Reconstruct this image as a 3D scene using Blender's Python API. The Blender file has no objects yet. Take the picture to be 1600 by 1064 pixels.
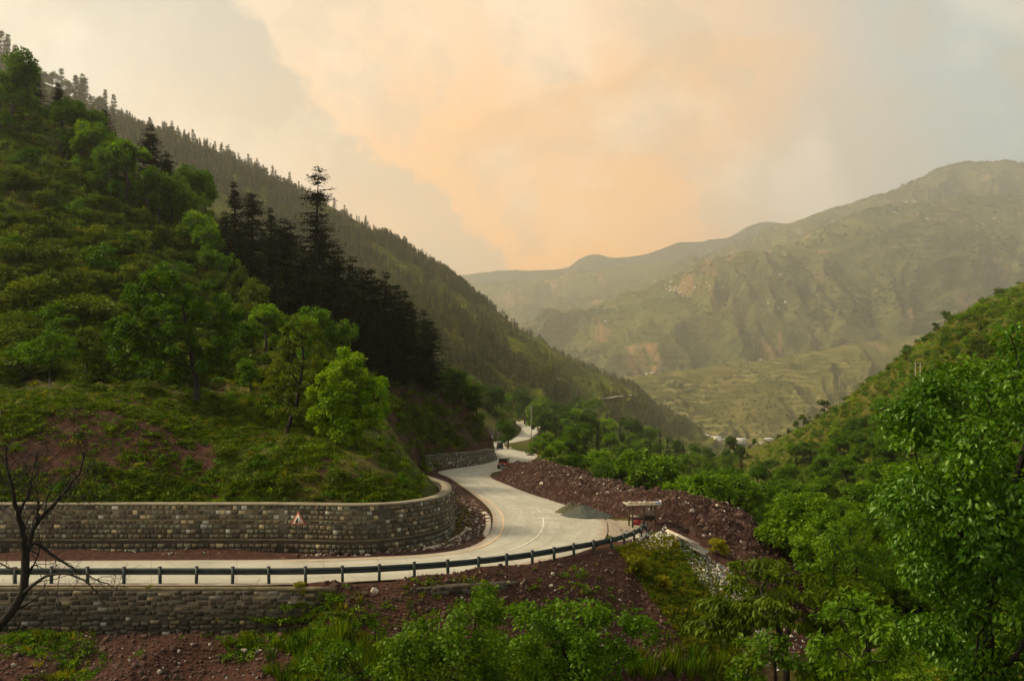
import bpy, math, random
import numpy as np
from mathutils import Vector
R = math.radians
C = bpy.context.scene
COL = C.collection
PXF, PXC, HOR = 1300.0, 800.0, 600.0        # focal length, centre column and horizon row of the photograph (1600 px wide)

# ------------------------------------------------------------------ camera, light, exposure
cam = bpy.data.objects.new('camera', bpy.data.cameras.new('camera'))
cam.location = (0, 0, 0); cam.rotation_euler = (R(90), 0, 0)
cam.data.sensor_width = 36.0; cam.data.lens = 36.0 * PXF / 1600.0
cam.data.shift_y = (HOR - 532.0) / 1600.0
cam.data.clip_start = 0.5; cam.data.clip_end = 60000
COL.objects.link(cam); C.camera = cam
SUN_AZ, SUN_EL = -84.0, 44.0                   # degrees: azimuth from the view direction (+ = right), elevation
world = bpy.data.worlds.new('World'); C.world = world; world.use_nodes = True
sun = bpy.data.objects.new('sun', bpy.data.lights.new('sun', 'SUN'))
sun.data.energy = 4.5; sun.data.angle = R(12); sun.data.color = (1.0, 0.84, 0.56)
_d = Vector((math.sin(R(SUN_AZ)) * math.cos(R(SUN_EL)), math.cos(R(SUN_AZ)) * math.cos(R(SUN_EL)), math.sin(R(SUN_EL))))
sun.rotation_euler = _d.to_track_quat('Z', 'Y').to_euler(); COL.objects.link(sun)
C.view_settings.view_transform = 'Standard'; C.view_settings.look = 'None'
C.view_settings.exposure = 0.5; C.view_settings.gamma = 1.0
C.render.engine = 'CYCLES'
C.cycles.max_bounces = 6; C.cycles.diffuse_bounces = 2; C.cycles.glossy_bounces = 1
C.cycles.transmission_bounces = 2; C.cycles.volume_bounces = 4; C.cycles.transparent_max_bounces = 4
C.cycles.use_denoising = True; C.cycles.caustics_reflective = False; C.cycles.caustics_refractive = False
C.cycles.use_adaptive_sampling = True; C.cycles.adaptive_threshold = 0.02

# ------------------------------------------------------------------ node helpers
class NT:
    def __init__(s, tree):
        s.t = tree; s.t.nodes.clear()
    def n(s, typ, **kw):
        nd = s.t.nodes.new(typ)
        for k, v in kw.items():
            if k[0] == 'i' and k[1:].isdigit(): s.set(nd.inputs[int(k[1:])], v)
            elif k.startswith('in_'): s.set(nd.inputs[k[3:].replace('_', ' ')], v)
            else: setattr(nd, k, v)
        return nd
    def set(s, sock, v):
        if isinstance(v, bpy.types.NodeSocket): s.t.links.new(v, sock)
        elif isinstance(v, bpy.types.Node): s.t.links.new(v.outputs[0], sock)
        else:
            if isinstance(v, tuple) and sock.type == 'RGBA' and len(v) == 3: v = (*v, 1)
            sock.default_value = v
    def math(s, op, a, b=0.0, c=0.0, clamp=False):
        nd = s.t.nodes.new('ShaderNodeMath'); nd.operation = op; nd.use_clamp = clamp
        s.set(nd.inputs[0], a); s.set(nd.inputs[1], b); s.set(nd.inputs[2], c); return nd.outputs[0]
    def mix(s, f, a, b, bt='MIX'):
        nd = s.t.nodes.new('ShaderNodeMix'); nd.data_type = 'RGBA'; nd.blend_type = bt; nd.clamp_factor = True
        s.set(nd.inputs[0], f); s.set(nd.inputs[6], a); s.set(nd.inputs[7], b); return nd.outputs[2]
    def step(s, v, lo, hi):
        nd = s.t.nodes.new('ShaderNodeMapRange'); nd.interpolation_type = 'SMOOTHSTEP'
        s.set(nd.inputs[0], v); s.set(nd.inputs[1], lo); s.set(nd.inputs[2], hi); return nd.outputs[0]
    def noise(s, vec, scale, detail=4, rough=0.55, dist=0.0, out=0):
        nd = s.t.nodes.new('ShaderNodeTexNoise'); s.set(nd.inputs['Vector'], vec)
        nd.inputs['Scale'].default_value = scale; nd.inputs['Detail'].default_value = detail
        nd.inputs['Roughness'].default_value = rough; nd.inputs['Distortion'].default_value = dist
        return nd.outputs[out]
    def ramp(s, f, *stops):
        nd = s.t.nodes.new('ShaderNodeValToRGB'); s.set(nd.inputs[0], f)
        e = nd.color_ramp.elements
        while len(e) < len(stops): e.new(0.5)
        for k, (p, c) in enumerate(stops): e[k].position = p; e[k].color = (*c, 1)
        return nd.outputs[0]

# ------------------------------------------------------------------ world: evening sky behind drifting cloud
wt = NT(world.node_tree)
geo = wt.n('ShaderNodeTexCoord'); sep = wt.n('ShaderNodeSeparateXYZ', i0=geo.outputs['Generated'])
dx, dy, dz = sep.outputs
yy = wt.math('MAXIMUM', dy, 0.25)
u = wt.math('DIVIDE', dx, yy); v = wt.math('DIVIDE', dz, yy)
cmb = wt.n('ShaderNodeCombineXYZ', i0=u, i1=v, i2=0.0)
w1 = wt.noise(cmb, 3.2, 7, 0.56, 0.15); w2 = wt.noise(cmb, 7.5, 6, 0.6, 0.2)
w3 = wt.noise(wt.n('ShaderNodeCombineXYZ', i0=wt.math('MULTIPLY', u, 1.0), i1=wt.math('MULTIPLY', v, 2.6), i2=3.7), 2.4, 6, 0.6, 0.4)
w1c = wt.math('SUBTRACT', w1, 0.5); w2c = wt.math('SUBTRACT', w2, 0.5); w3c = wt.math('SUBTRACT', w3, 0.5)
ud = wt.math('ADD', u, wt.math('MULTIPLY', w1c, 0.30)); vd = wt.math('ADD', v, wt.math('MULTIPLY', w2c, 0.16))
def dist2(cx, cy, sx, sy):
    a = wt.math('DIVIDE', wt.math('SUBTRACT', ud, cx), sx); b = wt.math('DIVIDE', wt.math('SUBTRACT', vd, cy), sy)
    return wt.math('ADD', wt.math('MULTIPLY', a, a), wt.math('MULTIPLY', b, b))
glow = wt.math('POWER', 2.718, wt.math('MULTIPLY', dist2(0.01, 0.13, 0.46, 0.46), -1.0))
col = wt.mix(glow, (0.38, 0.45, 0.43), (1.06, 0.465, 0.09))
# right side a cooler grey, left and top paler
right = wt.step(ud, 0.16, 0.56); col = wt.mix(wt.math('MULTIPLY', right, 0.8), col, (0.34, 0.425, 0.43))
top = wt.math('MULTIPLY', wt.step(vd, 0.24, 0.48), wt.math('SUBTRACT', 1.0, wt.math('MULTIPLY', wt.step(u, 0.05, 0.42), 0.95)))
col = wt.mix(wt.math('MULTIPLY', top, 0.5), col, (0.86, 0.69, 0.46))
pale = wt.step(wt.math('SUBTRACT', wt.math('MULTIPLY', ud, -1.0), wt.math('MULTIPLY', vd, 0.1)), 0.38, 0.62)
col = wt.mix(wt.math('MULTIPLY', pale, 0.6), col, (0.47, 0.52, 0.49))
# the big bank of cloud on the left: grey body, its right edge crisp against the bright sky
edge = wt.math('SUBTRACT', wt.math('MULTIPLY', wt.math('ADD', wt.math('ADD', ud, wt.math('MULTIPLY', w2c, 0.14)), wt.math('MULTIPLY', vd, 1.12)), -1.0), -0.150)
bank = wt.step(edge, -0.004, 0.03)
fade = wt.math('MULTIPLY', bank, wt.math('SUBTRACT', 1.0, wt.step(edge, 0.03, 0.30)))
bcol = wt.mix(glow, (0.32, 0.37, 0.35), (0.60, 0.40, 0.20))
col = wt.mix(wt.math('MULTIPLY', fade, 0.95), col, bcol)
e2 = wt.math('SUBTRACT', wt.math('ADD', 0.345, wt.math('ADD', wt.math('MULTIPLY', u, 0.30), wt.math('MULTIPLY', w2c, 0.16))), v)
b2 = wt.math('MULTIPLY', wt.math('MULTIPLY', wt.step(e2, -0.003, 0.02), wt.math('SUBTRACT', 1.0, wt.step(e2, 0.02, 0.20))), wt.math('MULTIPLY', wt.step(ud, -0.16, -0.02), wt.math('SUBTRACT', 1.0, wt.step(ud, 0.20, 0.36))))
col = wt.mix(wt.math('MULTIPLY', b2, 0.75), col, (0.76, 0.42, 0.16))
# soft darker streaks low in the centre
stk = wt.math('MULTIPLY', wt.step(w3, 0.50, 0.70), wt.math('SUBTRACT', 1.0, wt.step(v, 0.22, 0.40)))
col = wt.mix(wt.math('MULTIPLY', stk, 0.55), col, (0.56, 0.42, 0.26))
# soft billow of lighter cloud, centre right
bl = wt.math('MULTIPLY', wt.step(w1, 0.47, 0.58), 0.34)
col = wt.mix(bl, col, (0.95, 0.80, 0.58))
col = wt.mix(wt.math('MULTIPLY', wt.step(w2, 0.48, 0.62), 0.42), col, (0.50, 0.41, 0.28))
sky = wt.n('ShaderNodeTexSky', sky_type='NISHITA', sun_disc=False, sun_elevation=R(SUN_EL), sun_rotation=R(SUN_AZ), altitude=1500.0, dust_density=3.0)
bg1 = wt.n('ShaderNodeBackground', i0=sky, i1=0.10); bg2 = wt.n('ShaderNodeBackground', i0=col, i1=0.92)
ms = wt.n('ShaderNodeMixShader', i0=0.93, i1=bg1, i2=bg2)
wt.n('ShaderNodeOutputWorld', i0=ms)
world.cycles.sampling_method = 'MANUAL'; world.cycles.sample_map_resolution = 512

# ------------------------------------------------------------------ geometry helpers
def unit(a): return a / (np.linalg.norm(a, axis=-1, keepdims=True) + 1e-9)
def hash2(ix, iy, s):
    h = (ix.astype(np.int64) * 374761393 + iy.astype(np.int64) * 668265263 + s * 974634777) & 0x7fffffff
    h = ((h ^ (h >> 13)) * 1274126177) & 0x7fffffff
    return ((h ^ (h >> 16)) & 0xffff) / 65535.0
def vnoise(x, y, s=0):
    ix = np.floor(x); iy = np.floor(y); fx = x - ix; fy = y - iy
    fx = fx * fx * fx * (fx * (fx * 6 - 15) + 10); fy = fy * fy * fy * (fy * (fy * 6 - 15) + 10)
    ix = ix.astype(np.int64); iy = iy.astype(np.int64)
    a = hash2(ix, iy, s); b = hash2(ix + 1, iy, s); c = hash2(ix, iy + 1, s); d = hash2(ix + 1, iy + 1, s)
    return (a + (b - a) * fx) * (1 - fy) + (c + (d - c) * fx) * fy
def fbm(x, y, scale, octs=4, s=0, rough=0.5, ridged=False):
    x = x / scale; y = y / scale; t = 0; amp = 1; tot = 0
    for k in range(octs):
        n = vnoise(x + k * 17.3, y - k * 9.1, s + k)
        n = (1 - abs(n * 2 - 1)) if ridged else n
        t = t + (n - 0.5) * 2 * amp; tot += amp; amp *= rough; x, y = x * 1.93 + y * 0.4, y * 1.93 - x * 0.4
    return t / tot
def sstep(v, a, b):
    t = np.clip((v - a) / (b - a), 0, 1); return t * t * (3 - 2 * t)
def P(px, py, Y):
    return ((px - PXC) / PXF * Y, float(Y), (HOR - py) / PXF * Y)
def PZ(px, py, z):
    return P(px, py, -z * PXF / (py - HOR))
def rbf(pts, c=1.5):
    p = np.array(pts, float); d = np.sqrt(((p[:, None, :2] - p[None, :, :2]) ** 2).sum(-1) + c * c)
    n = len(p); A = np.zeros((n + 3, n + 3)); A[:n, :n] = d - np.eye(n) * 0.02; A[:n, n] = 1; A[n, :n] = 1
    A[:n, n + 1:] = p[:, :2] / 100; A[n + 1:, :n] = (p[:, :2] / 100).T
    w = np.linalg.solve(A, np.concatenate([p[:, 2], [0, 0, 0]]))
    def f(x, y):
        r = w[n] + w[n + 1] * x / 100 + w[n + 2] * y / 100
        for k in range(n): r = r + w[k] * np.sqrt((x - p[k, 0]) ** 2 + (y - p[k, 1]) ** 2 + c * c)
        return r
    return f
def inside(x, y, poly):
    r = np.zeros(x.shape, bool); n = len(poly)
    for k in range(n):
        x1, y1 = poly[k][:2]; x2, y2 = poly[(k + 1) % n][:2]
        if y1 == y2: continue
        r ^= ((y1 > y) != (y2 > y)) & (x < (x2 - x1) * (y - y1) / (y2 - y1) + x1)
    return r
def polydist(x, y, pts):
    """distance of points to an open polyline"""
    best = np.full(x.shape, 1e9)
    for k in range(len(pts) - 1):
        ax, ay = pts[k][:2]; bx, by = pts[k + 1][:2]; vx, vy = bx - ax, by - ay
        t = np.clip(((x - ax) * vx + (y - ay) * vy) / max(vx * vx + vy * vy, 1e-9), 0, 1)
        best = np.minimum(best, (x - ax - t * vx) ** 2 + (y - ay - t * vy) ** 2)
    return np.sqrt(best)
def catmull(pts, n):
    """n points evenly spaced along a Catmull-Rom curve through pts"""
    p = np.array(pts, float); q = np.vstack([2 * p[0] - p[1], p, 2 * p[-1] - p[-2]]); out = []
    for k in range(1, len(q) - 2):
        t = np.linspace(0, 1, 24, endpoint=False)[:, None]; a, b, c, d = q[k - 1], q[k], q[k + 1], q[k + 2]
        out.append(0.5 * (2 * b + (c - a) * t + (2 * a - 5 * b + 4 * c - d) * t * t + (3 * b - a - 3 * c + d) * t ** 3))
    out.append(p[-1:]); o = np.vstack(out)
    s = np.concatenate([[0], np.cumsum(np.linalg.norm(np.diff(o, axis=0), axis=1))]); u = np.linspace(0, s[-1], n)
    return np.stack([np.interp(u, s, o[:, k]) for k in range(p.shape[1])], 1)
def crgrid(g, nu, nv):
    """smooth surface through a control grid g[rows][cols][3] -> array (nv, nu, 3)"""
    g = np.array(g, float)
    def along(a, n):
        m = a.shape[0]; q = np.concatenate([2 * a[:1] - a[1:2], a, 2 * a[-1:] - a[-2:-1]])
        t = np.linspace(0, m - 1 - 1e-9, n); i = t.astype(int); f = (t - i).reshape(-1, *([1] * (a.ndim - 1)))
        A, B, Cc, D = q[i], q[i + 1], q[i + 2], q[i + 3]
        return 0.5 * (2 * B + (Cc - A) * f + (2 * A - 5 * B + 4 * Cc - D) * f * f + (3 * B - A - 3 * Cc + D) * f ** 3)
    a = along(g, nv); return along(a.swapaxes(0, 1), nu).swapaxes(0, 1)

def tag(o, label=None, cat=None, group=None, kind=None):
    if label: o['label'] = label
    if cat: o['category'] = cat
    if group: o['group'] = group
    if kind: o['kind'] = kind
    return o
def make_mesh(name, V, F, mat=None, smooth=False, attrs=None):
    """V (n,3); F (m,k) array or list of arrays of equal-size faces"""
    me = bpy.data.meshes.new(name); V = np.asarray(V, np.float32)
    Fs = F if isinstance(F, list) else [F]; Fs = [np.asarray(f, np.int32) for f in Fs if len(f)]
    me.vertices.add(len(V)); me.vertices.foreach_set('co', V.ravel())
    idx = np.concatenate([f.ravel() for f in Fs]); tot = np.concatenate([np.full(len(f), f.shape[1], np.int32) for f in Fs])
    me.loops.add(len(idx)); me.loops.foreach_set('vertex_index', idx)
    me.polygons.add(len(tot)); me.polygons.foreach_set('loop_start', np.concatenate([[0], np.cumsum(tot)[:-1]]).astype(np.int32))
    me.update(calc_edges=True)
    if smooth: me.polygons.foreach_set('use_smooth', np.ones(len(tot), bool))
    for k, (dom, arr) in (attrs or {}).items():
        arr = np.asarray(arr, np.float32)
        if arr.ndim == 1: a = me.attributes.new(k, 'FLOAT', dom); a.data.foreach_set('value', arr)
        else:
            a = me.attributes.new(k, 'FLOAT_COLOR', dom)
            if arr.shape[1] == 3: arr = np.concatenate([arr, np.ones((len(arr), 1), np.float32)], 1)
            a.data.foreach_set('color', arr.ravel())
    if mat: me.materials.append(mat)
    return me
def link(name, me, parent=None, **kw):
    o = bpy.data.objects.new(name, me); COL.objects.link(o)
    if parent is not None: o.parent = parent
    if kw: tag(o, **kw)
    return o
def empty(name, loc, rz=0.0, **kw):
    o = bpy.data.objects.new(name, None); COL.objects.link(o); o.location = loc; o.rotation_euler = (0, 0, rz)
    o.empty_display_size = 0.3; tag(o, **kw); return o
def gridfaces(nv, nu):
    i = np.arange(nv * nu).reshape(nv, nu)
    return np.stack([i[:-1, :-1], i[:-1, 1:], i[1:, 1:], i[1:, :-1]], -1).reshape(-1, 4)
class MB:
    """collects simple solids into one mesh"""
    def __init__(s): s.V = []; s.F = {}; s.n = 0; s.c = []
    def add(s, V, faces, col=None):
        V = np.asarray(V, float); s.V.append(V)
        for f in faces: s.F.setdefault(len(f), []).append([k + s.n for k in f])
        s.n += len(V); s.c.append(np.tile(np.array(col if col is not None else (1, 1, 1), float), (len(V), 1)))
        return s
    def box(s, c, size, rz=0.0, col=None, taper=1.0, rot=None):
        x, y, z = [k / 2 for k in size]
        V = np.array([(-x, -y, -z), (x, -y, -z), (x, y, -z), (-x, y, -z), (-x * taper, -y * taper, z), (x * taper, -y * taper, z), (x * taper, y * taper, z), (-x * taper, y * taper, z)])
        if rot is not None: V = V @ np.array(rot).T
        ca, sa = math.cos(rz), math.sin(rz); V = np.stack([V[:, 0] * ca - V[:, 1] * sa, V[:, 0] * sa + V[:, 1] * ca, V[:, 2]], 1)
        return s.add(V + np.array(c), [(0, 3, 2, 1), (4, 5, 6, 7), (0, 1, 5, 4), (1, 2, 6, 5), (2, 3, 7, 6), (3, 0, 4, 7)], col)
    def tube(s, pts, rad, seg=8, col=None, cap=True):
        pts = np.asarray(pts, float); n = len(pts); rad = np.broadcast_to(rad, (n,))
        t = np.gradient(pts, axis=0); t /= np.linalg.norm(t, axis=1)[:, None] + 1e-12
        ref = np.array([0.0, 0, 1]) if abs(t[0, 2]) < 0.9 else np.array([1.0, 0, 0]); V = []
        for k in range(n):
            a = np.cross(t[k], ref); a /= np.linalg.norm(a) + 1e-12; b = np.cross(t[k], a); ref = np.cross(a, t[k]) * 1.0
            ang = np.arange(seg) * 2 * math.pi / seg
            V.append(pts[k] + rad[k] * (np.cos(ang)[:, None] * a + np.sin(ang)[:, None] * b))
        f = [(k * seg + j, k * seg + (j + 1) % seg, (k + 1) * seg + (j + 1) % seg, (k + 1) * seg + j) for k in range(n - 1) for j in range(seg)]
        if cap: f += [tuple(range(seg))[::-1], tuple((n - 1) * seg + j for j in range(seg))]
        return s.add(np.vstack(V), f, col)
    def lathe(s, prof, c=(0, 0, 0), seg=16, axis='z', col=None):
        V = []; ang = np.arange(seg) * 2 * math.pi / seg
        for r, h in prof:
            a, b = r * np.cos(ang), r * np.sin(ang); hh = np.full(seg, h)
            V.append(np.stack({'z': (a, b, hh), 'x': (hh, a, b), 'y': (a, hh, b)}[axis], 1))
        n = len(prof); f = [(k * seg + j, k * seg + (j + 1) % seg, (k + 1) * seg + (j + 1) % seg, (k + 1) * seg + j) for k in range(n - 1) for j in range(seg)]
        f += [tuple(range(seg))[::-1], tuple((n - 1) * seg + j for j in range(seg))]
        return s.add(np.vstack(V) + np.array(c), f, col)
    def prism(s, poly, y0, y1, col=None, axis='y'):
        n = len(poly); V = [(a, y0, b) for a, b in poly] + [(a, y1, b) for a, b in poly]
        if axis == 'x': V = [(v[1], v[0], v[2]) for v in V]
        if axis == 'z': V = [(v[0], v[2], v[1]) for v in V]
        return s.add(V, [tuple(range(n)), tuple(range(2 * n - 1, n - 1, -1))] + [(k, k + n, (k + 1) % n + n, (k + 1) % n) for k in range(n)], col)
    def mesh(s, name, mat, smooth=False, weld=False):
        me = make_mesh(name, np.vstack(s.V), [np.array(f) for f in s.F.values()], mat, smooth, {'tint': ('POINT', np.vstack(s.c))})
        return me
    def build(s, name, mat, parent=None, smooth=False, loc=None, **kw):
        o = link(name, s.mesh(name, mat, smooth), parent, **kw)
        if loc is not None: o.location = loc
        return o

# ------------------------------------------------------------------ materials
def simple(name, color, rough=0.8, metal=0.0, var=0.25, scale=6.0, tint=False, bump=0.0, spec=0.3):
    m = bpy.data.materials.new(name); m.use_nodes = True; t = NT(m.node_tree)
    tc = t.n('ShaderNodeTexCoord').outputs['Object']; nz = t.noise(tc, scale, 5, 0.6)
    base = t.n('ShaderNodeAttribute', attribute_name='tint').outputs['Color'] if tint else color
    c = t.mix(1.0, base, t.ramp(nz, (0.25, (1 - var,) * 3), (0.75, (1 + var * 0.6,) * 3)), 'MULTIPLY')
    if tint and color != (1, 1, 1): c = t.mix(1.0, c, color, 'MULTIPLY')
    b = t.n('ShaderNodeBsdfPrincipled', in_Base_Color=c, in_Roughness=rough, in_Metallic=metal)
    b.inputs['Specular IOR Level'].default_value = spec
    if bump: t.set(b.inputs['Normal'], t.n('ShaderNodeBump', in_Strength=bump, in_Distance=0.05, in_Height=t.noise(tc, scale * 3, 5, 0.6)))
    t.n('ShaderNodeOutputMaterial', i0=b); return m
def leafmat(name, a, b, c, trans=0.35, gloss=0.018, objvar=0.25, rough=0.45):
    """foliage: three natural leaf colours mixed per leaf and per plant, thin enough to let light through"""
    m = bpy.data.materials.new(name); m.use_nodes = True; t = NT(m.node_tree)
    rnd = t.n('ShaderNodeAttribute', attribute_name='rnd').outputs['Fac']; oi = t.n('ShaderNodeObjectInfo').outputs['Random']
    cc = t.ramp(t.math('ADD', t.math('MULTIPLY', rnd, 0.7), t.math('MULTIPLY', oi, 0.3)), (0.1, a), (0.5, b), (0.92, c))
    cc = t.mix(1.0, cc, t.ramp(oi, (0.0, (1 - objvar, 1 - objvar * 0.9, 1 - objvar)), (0.5, (1.05, 1, 0.9)), (1.0, (1 + objvar, 1 + objvar * 0.6, 1.0))), 'MULTIPLY')
    d = t.n('ShaderNodeBsdfDiffuse', i0=cc); tr = t.n('ShaderNodeBsdfTranslucent', i0=t.mix(1.0, cc, (1.35, 1.3, 0.55), 'MULTIPLY'))
    g = t.n('ShaderNodeBsdfGlossy', i0=(0.55, 0.75, 0.35)); t.set(g.inputs['Roughness'], rough)
    s1 = t.n('ShaderNodeMixShader', i0=trans, i1=d, i2=tr); s2 = t.n('ShaderNodeMixShader', i0=gloss, i1=s1, i2=g)
    t.n('ShaderNodeOutputMaterial', i0=s2); return m
M = {}
M['bark'] = simple('bark', (0.045, 0.033, 0.024), 0.9, var=0.5, scale=9, bump=0.4)
M['bark_dark'] = simple('bark_dark', (0.018, 0.013, 0.010), 0.9, var=0.4, scale=9, bump=0.4)
M['leaf'] = leafmat('leaf', (0.020, 0.052, 0.0012), (0.050, 0.115, 0.0025), (0.11, 0.20, 0.005))
M['leaf_olive'] = leafmat('leaf_olive', (0.020, 0.034, 0.001), (0.052, 0.080, 0.002), (0.115, 0.14, 0.004))
M['leaf_bright'] = leafmat('leaf_bright', (0.040, 0.10, 0.0015), (0.085, 0.18, 0.003), (0.19, 0.29, 0.006), trans=0.45)
M['leaf_yellow'] = leafmat('leaf_yellow', (0.07, 0.085, 0.003), (0.14, 0.145, 0.005), (0.24, 0.21, 0.008), trans=0.4)
M['needle'] = leafmat('needle', (0.003, 0.005, 0.001), (0.008, 0.012, 0.002), (0.022, 0.028, 0.004), trans=0.12, gloss=0.02, objvar=0.3)
M['needle_far'] = leafmat('needle_far', (0.020, 0.034, 0.003), (0.060, 0.078, 0.004), (0.15, 0.145, 0.007), trans=0.25, gloss=0.01, objvar=0.3)
def groundmat():
    m = bpy.data.materials.new('ground'); m.use_nodes = True; t = NT(m.node_tree)
    geo = t.n('ShaderNodeNewGeometry'); pos = geo.outputs['Position']
    at = t.n('ShaderNodeAttribute', attribute_name='cover').outputs['Color']; sp = t.n('ShaderNodeSeparateColor', i0=at)
    dirt, grav, dry = sp.outputs
    n1 = t.noise(pos, 0.09, 5, 0.6); n2 = t.noise(pos, 0.55, 5, 0.65); n3 = t.noise(pos, 3.2, 4, 0.7)
    g = t.ramp(n2, (0.25, (0.017, 0.026, 0.0015)), (0.5, (0.036, 0.048, 0.003)), (0.75, (0.075, 0.078, 0.005)))
    g = t.mix(t.step(n1, 0.42, 0.62), g, t.ramp(n3, (0.3, (0.040, 0.036, 0.008)), (0.7, (0.085, 0.072, 0.014))))
    g = t.mix(t.math('MULTIPLY', dry, 0.85), g, t.ramp(n3, (0.3, (0.075, 0.080, 0.012)), (0.7, (0.19, 0.165, 0.022))))
    d = t.ramp(n3, (0.25, (0.026, 0.0105, 0.0075)), (0.5, (0.046, 0.020, 0.0145)), (0.8, (0.085, 0.044, 0.032)))
    d = t.mix(t.step(n2, 0.55, 0.75), d, (0.034, 0.020, 0.011))
    k = t.ramp(n3, (0.25, (0.16, 0.13, 0.10)), (0.8, (0.33, 0.28, 0.22)))
    f = t.step(t.math('ADD', dirt, t.math('MULTIPLY', t.math('SUBTRACT', n2, 0.5), 0.9)), 0.38, 0.62)
    c = t.mix(f, g, d); c = t.mix(t.step(t.math('ADD', grav, t.math('MULTIPLY', t.math('SUBTRACT', n3, 0.5), 0.6)), 0.35, 0.7), c, k)
    b = t.n('ShaderNodeBsdfPrincipled', in_Base_Color=c, in_Roughness=0.95); b.inputs['Specular IOR Level'].default_value = 0.1
    h = t.math('ADD', t.math('MULTIPLY', n2, 0.6), t.math('MULTIPLY', n3, 0.25))
    t.set(b.inputs['Normal'], t.n('ShaderNodeBump', in_Strength=0.7, in_Distance=0.8, in_Height=h))
    t.n('ShaderNodeOutputMaterial', i0=b); return m
M['ground'] = groundmat()

# ================================================================== the road (stations run away from the viewer)
RS = [  # inner edge (px,py), outer edge (px,py), height z
 ((-700, 876), (-700, 914), -11.0), ((-300, 876), (-300, 914), -11.0), ((0, 876), (0, 914), -11.0), ((240, 875), (240, 914), -11.0), ((440, 874), (440, 913), -11.0), ((600, 869), (600, 906), -11.03),
 ((695, 862), (735, 896), -11.1), ((742, 851), (830, 880), -11.2), ((764, 834), (905, 863), -11.4), ((770, 815), (941, 846), -11.6),
 ((767, 799), (949, 824), -11.9), ((754, 784), (938, 806), -12.25), ((736, 770), (885, 789), -12.7), ((716, 756), (828, 771), -13.2), ((699, 745), (792, 757), -13.75),
 ((684, 738), (768, 746), -14.25), ((698, 733.5), (772, 738), -14.75), ((740, 727), (803, 731.5), -15.4), ((776, 718), (834, 718), -16.2), ((772, 709), (838, 709.5), -17.0),
 ((764, 701), (812, 704.5), -18.0), ((757, 693.5), (790, 698), -18.9), ((774, 690), (791, 693.5), -19.4), ((799, 686), (809, 690), -20.0), ((808, 681), (827, 686), -20.4),
 ((814, 673), (838, 678), -21.0), ((814, 668), (840, 669.5), -21.6), ((807, 663), (831, 663.5), -22.6), ((795, 659), (812, 659), -23.3)]
rin = np.array([PZ(a[0], a[1], z) for a, b, z in RS]); rout = np.array([PZ(b[0], b[1], z) for a, b, z in RS])
rin = np.vstack([rin, [[-14, 540, -24.5], [-30, 590, -26]]]); rout = np.vstack([rout, [[-8, 560, -24.5], [-24, 612, -26]]])
both = catmull(np.hstack([rin, rout]), 520); RI, RO = both[:, :3], both[:, 3:]
RSMP = np.concatenate([RI + (RO - RI) * f for f in np.linspace(0, 1, 9)])      # samples over the road surface
ROADPOLY = [tuple(p) for p in RI[::4]] + [tuple(p) for p in RO[::-4]]

# foot of the hill on the inner side of the road (wall line)
L = [(-75, 54.6, -11.0), (-50, 54.6, -11.0), PZ(0, 862, -11), PZ(220, 862, -11), PZ(440, 862, -11), PZ(560, 864, -11), PZ(640, 856, -11.2), PZ(688, 842, -11.45), PZ(704, 824, -11.8),
     (-6.0, 78, -12.1), (-8.2, 89, -12.6), (-10.4, 99, -13.1), (-12.0, 107, -13.5), (-13.4, 116, -14.0), (-14.6, 128, -14.3), (-14.6, 140, -14.6), (-12.4, 146, -14.8),
     (-7.4, 158.5, -15.4), (-4.4, 173, -16.0), (-3.9, 187, -16.6), (-5.4, 215, -17.8), (-8.2, 247, -18.8), (-10.2, 270, -19.5), (-7.5, 287, -19.8), (-2.5, 305, -20.2),
     (0.3, 332, -20.6), (2.4, 392, -21.4), (0.4, 470, -22.8), (-10, 528, -24.3), (-34, 590, -26)]
L = [tuple(map(float, p)) for p in L]
HILLPOLY = L + [(-60, 640), (-110, 760), (-200, 1000), (-1200, 1000), (-1200, 54.6)]

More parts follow.
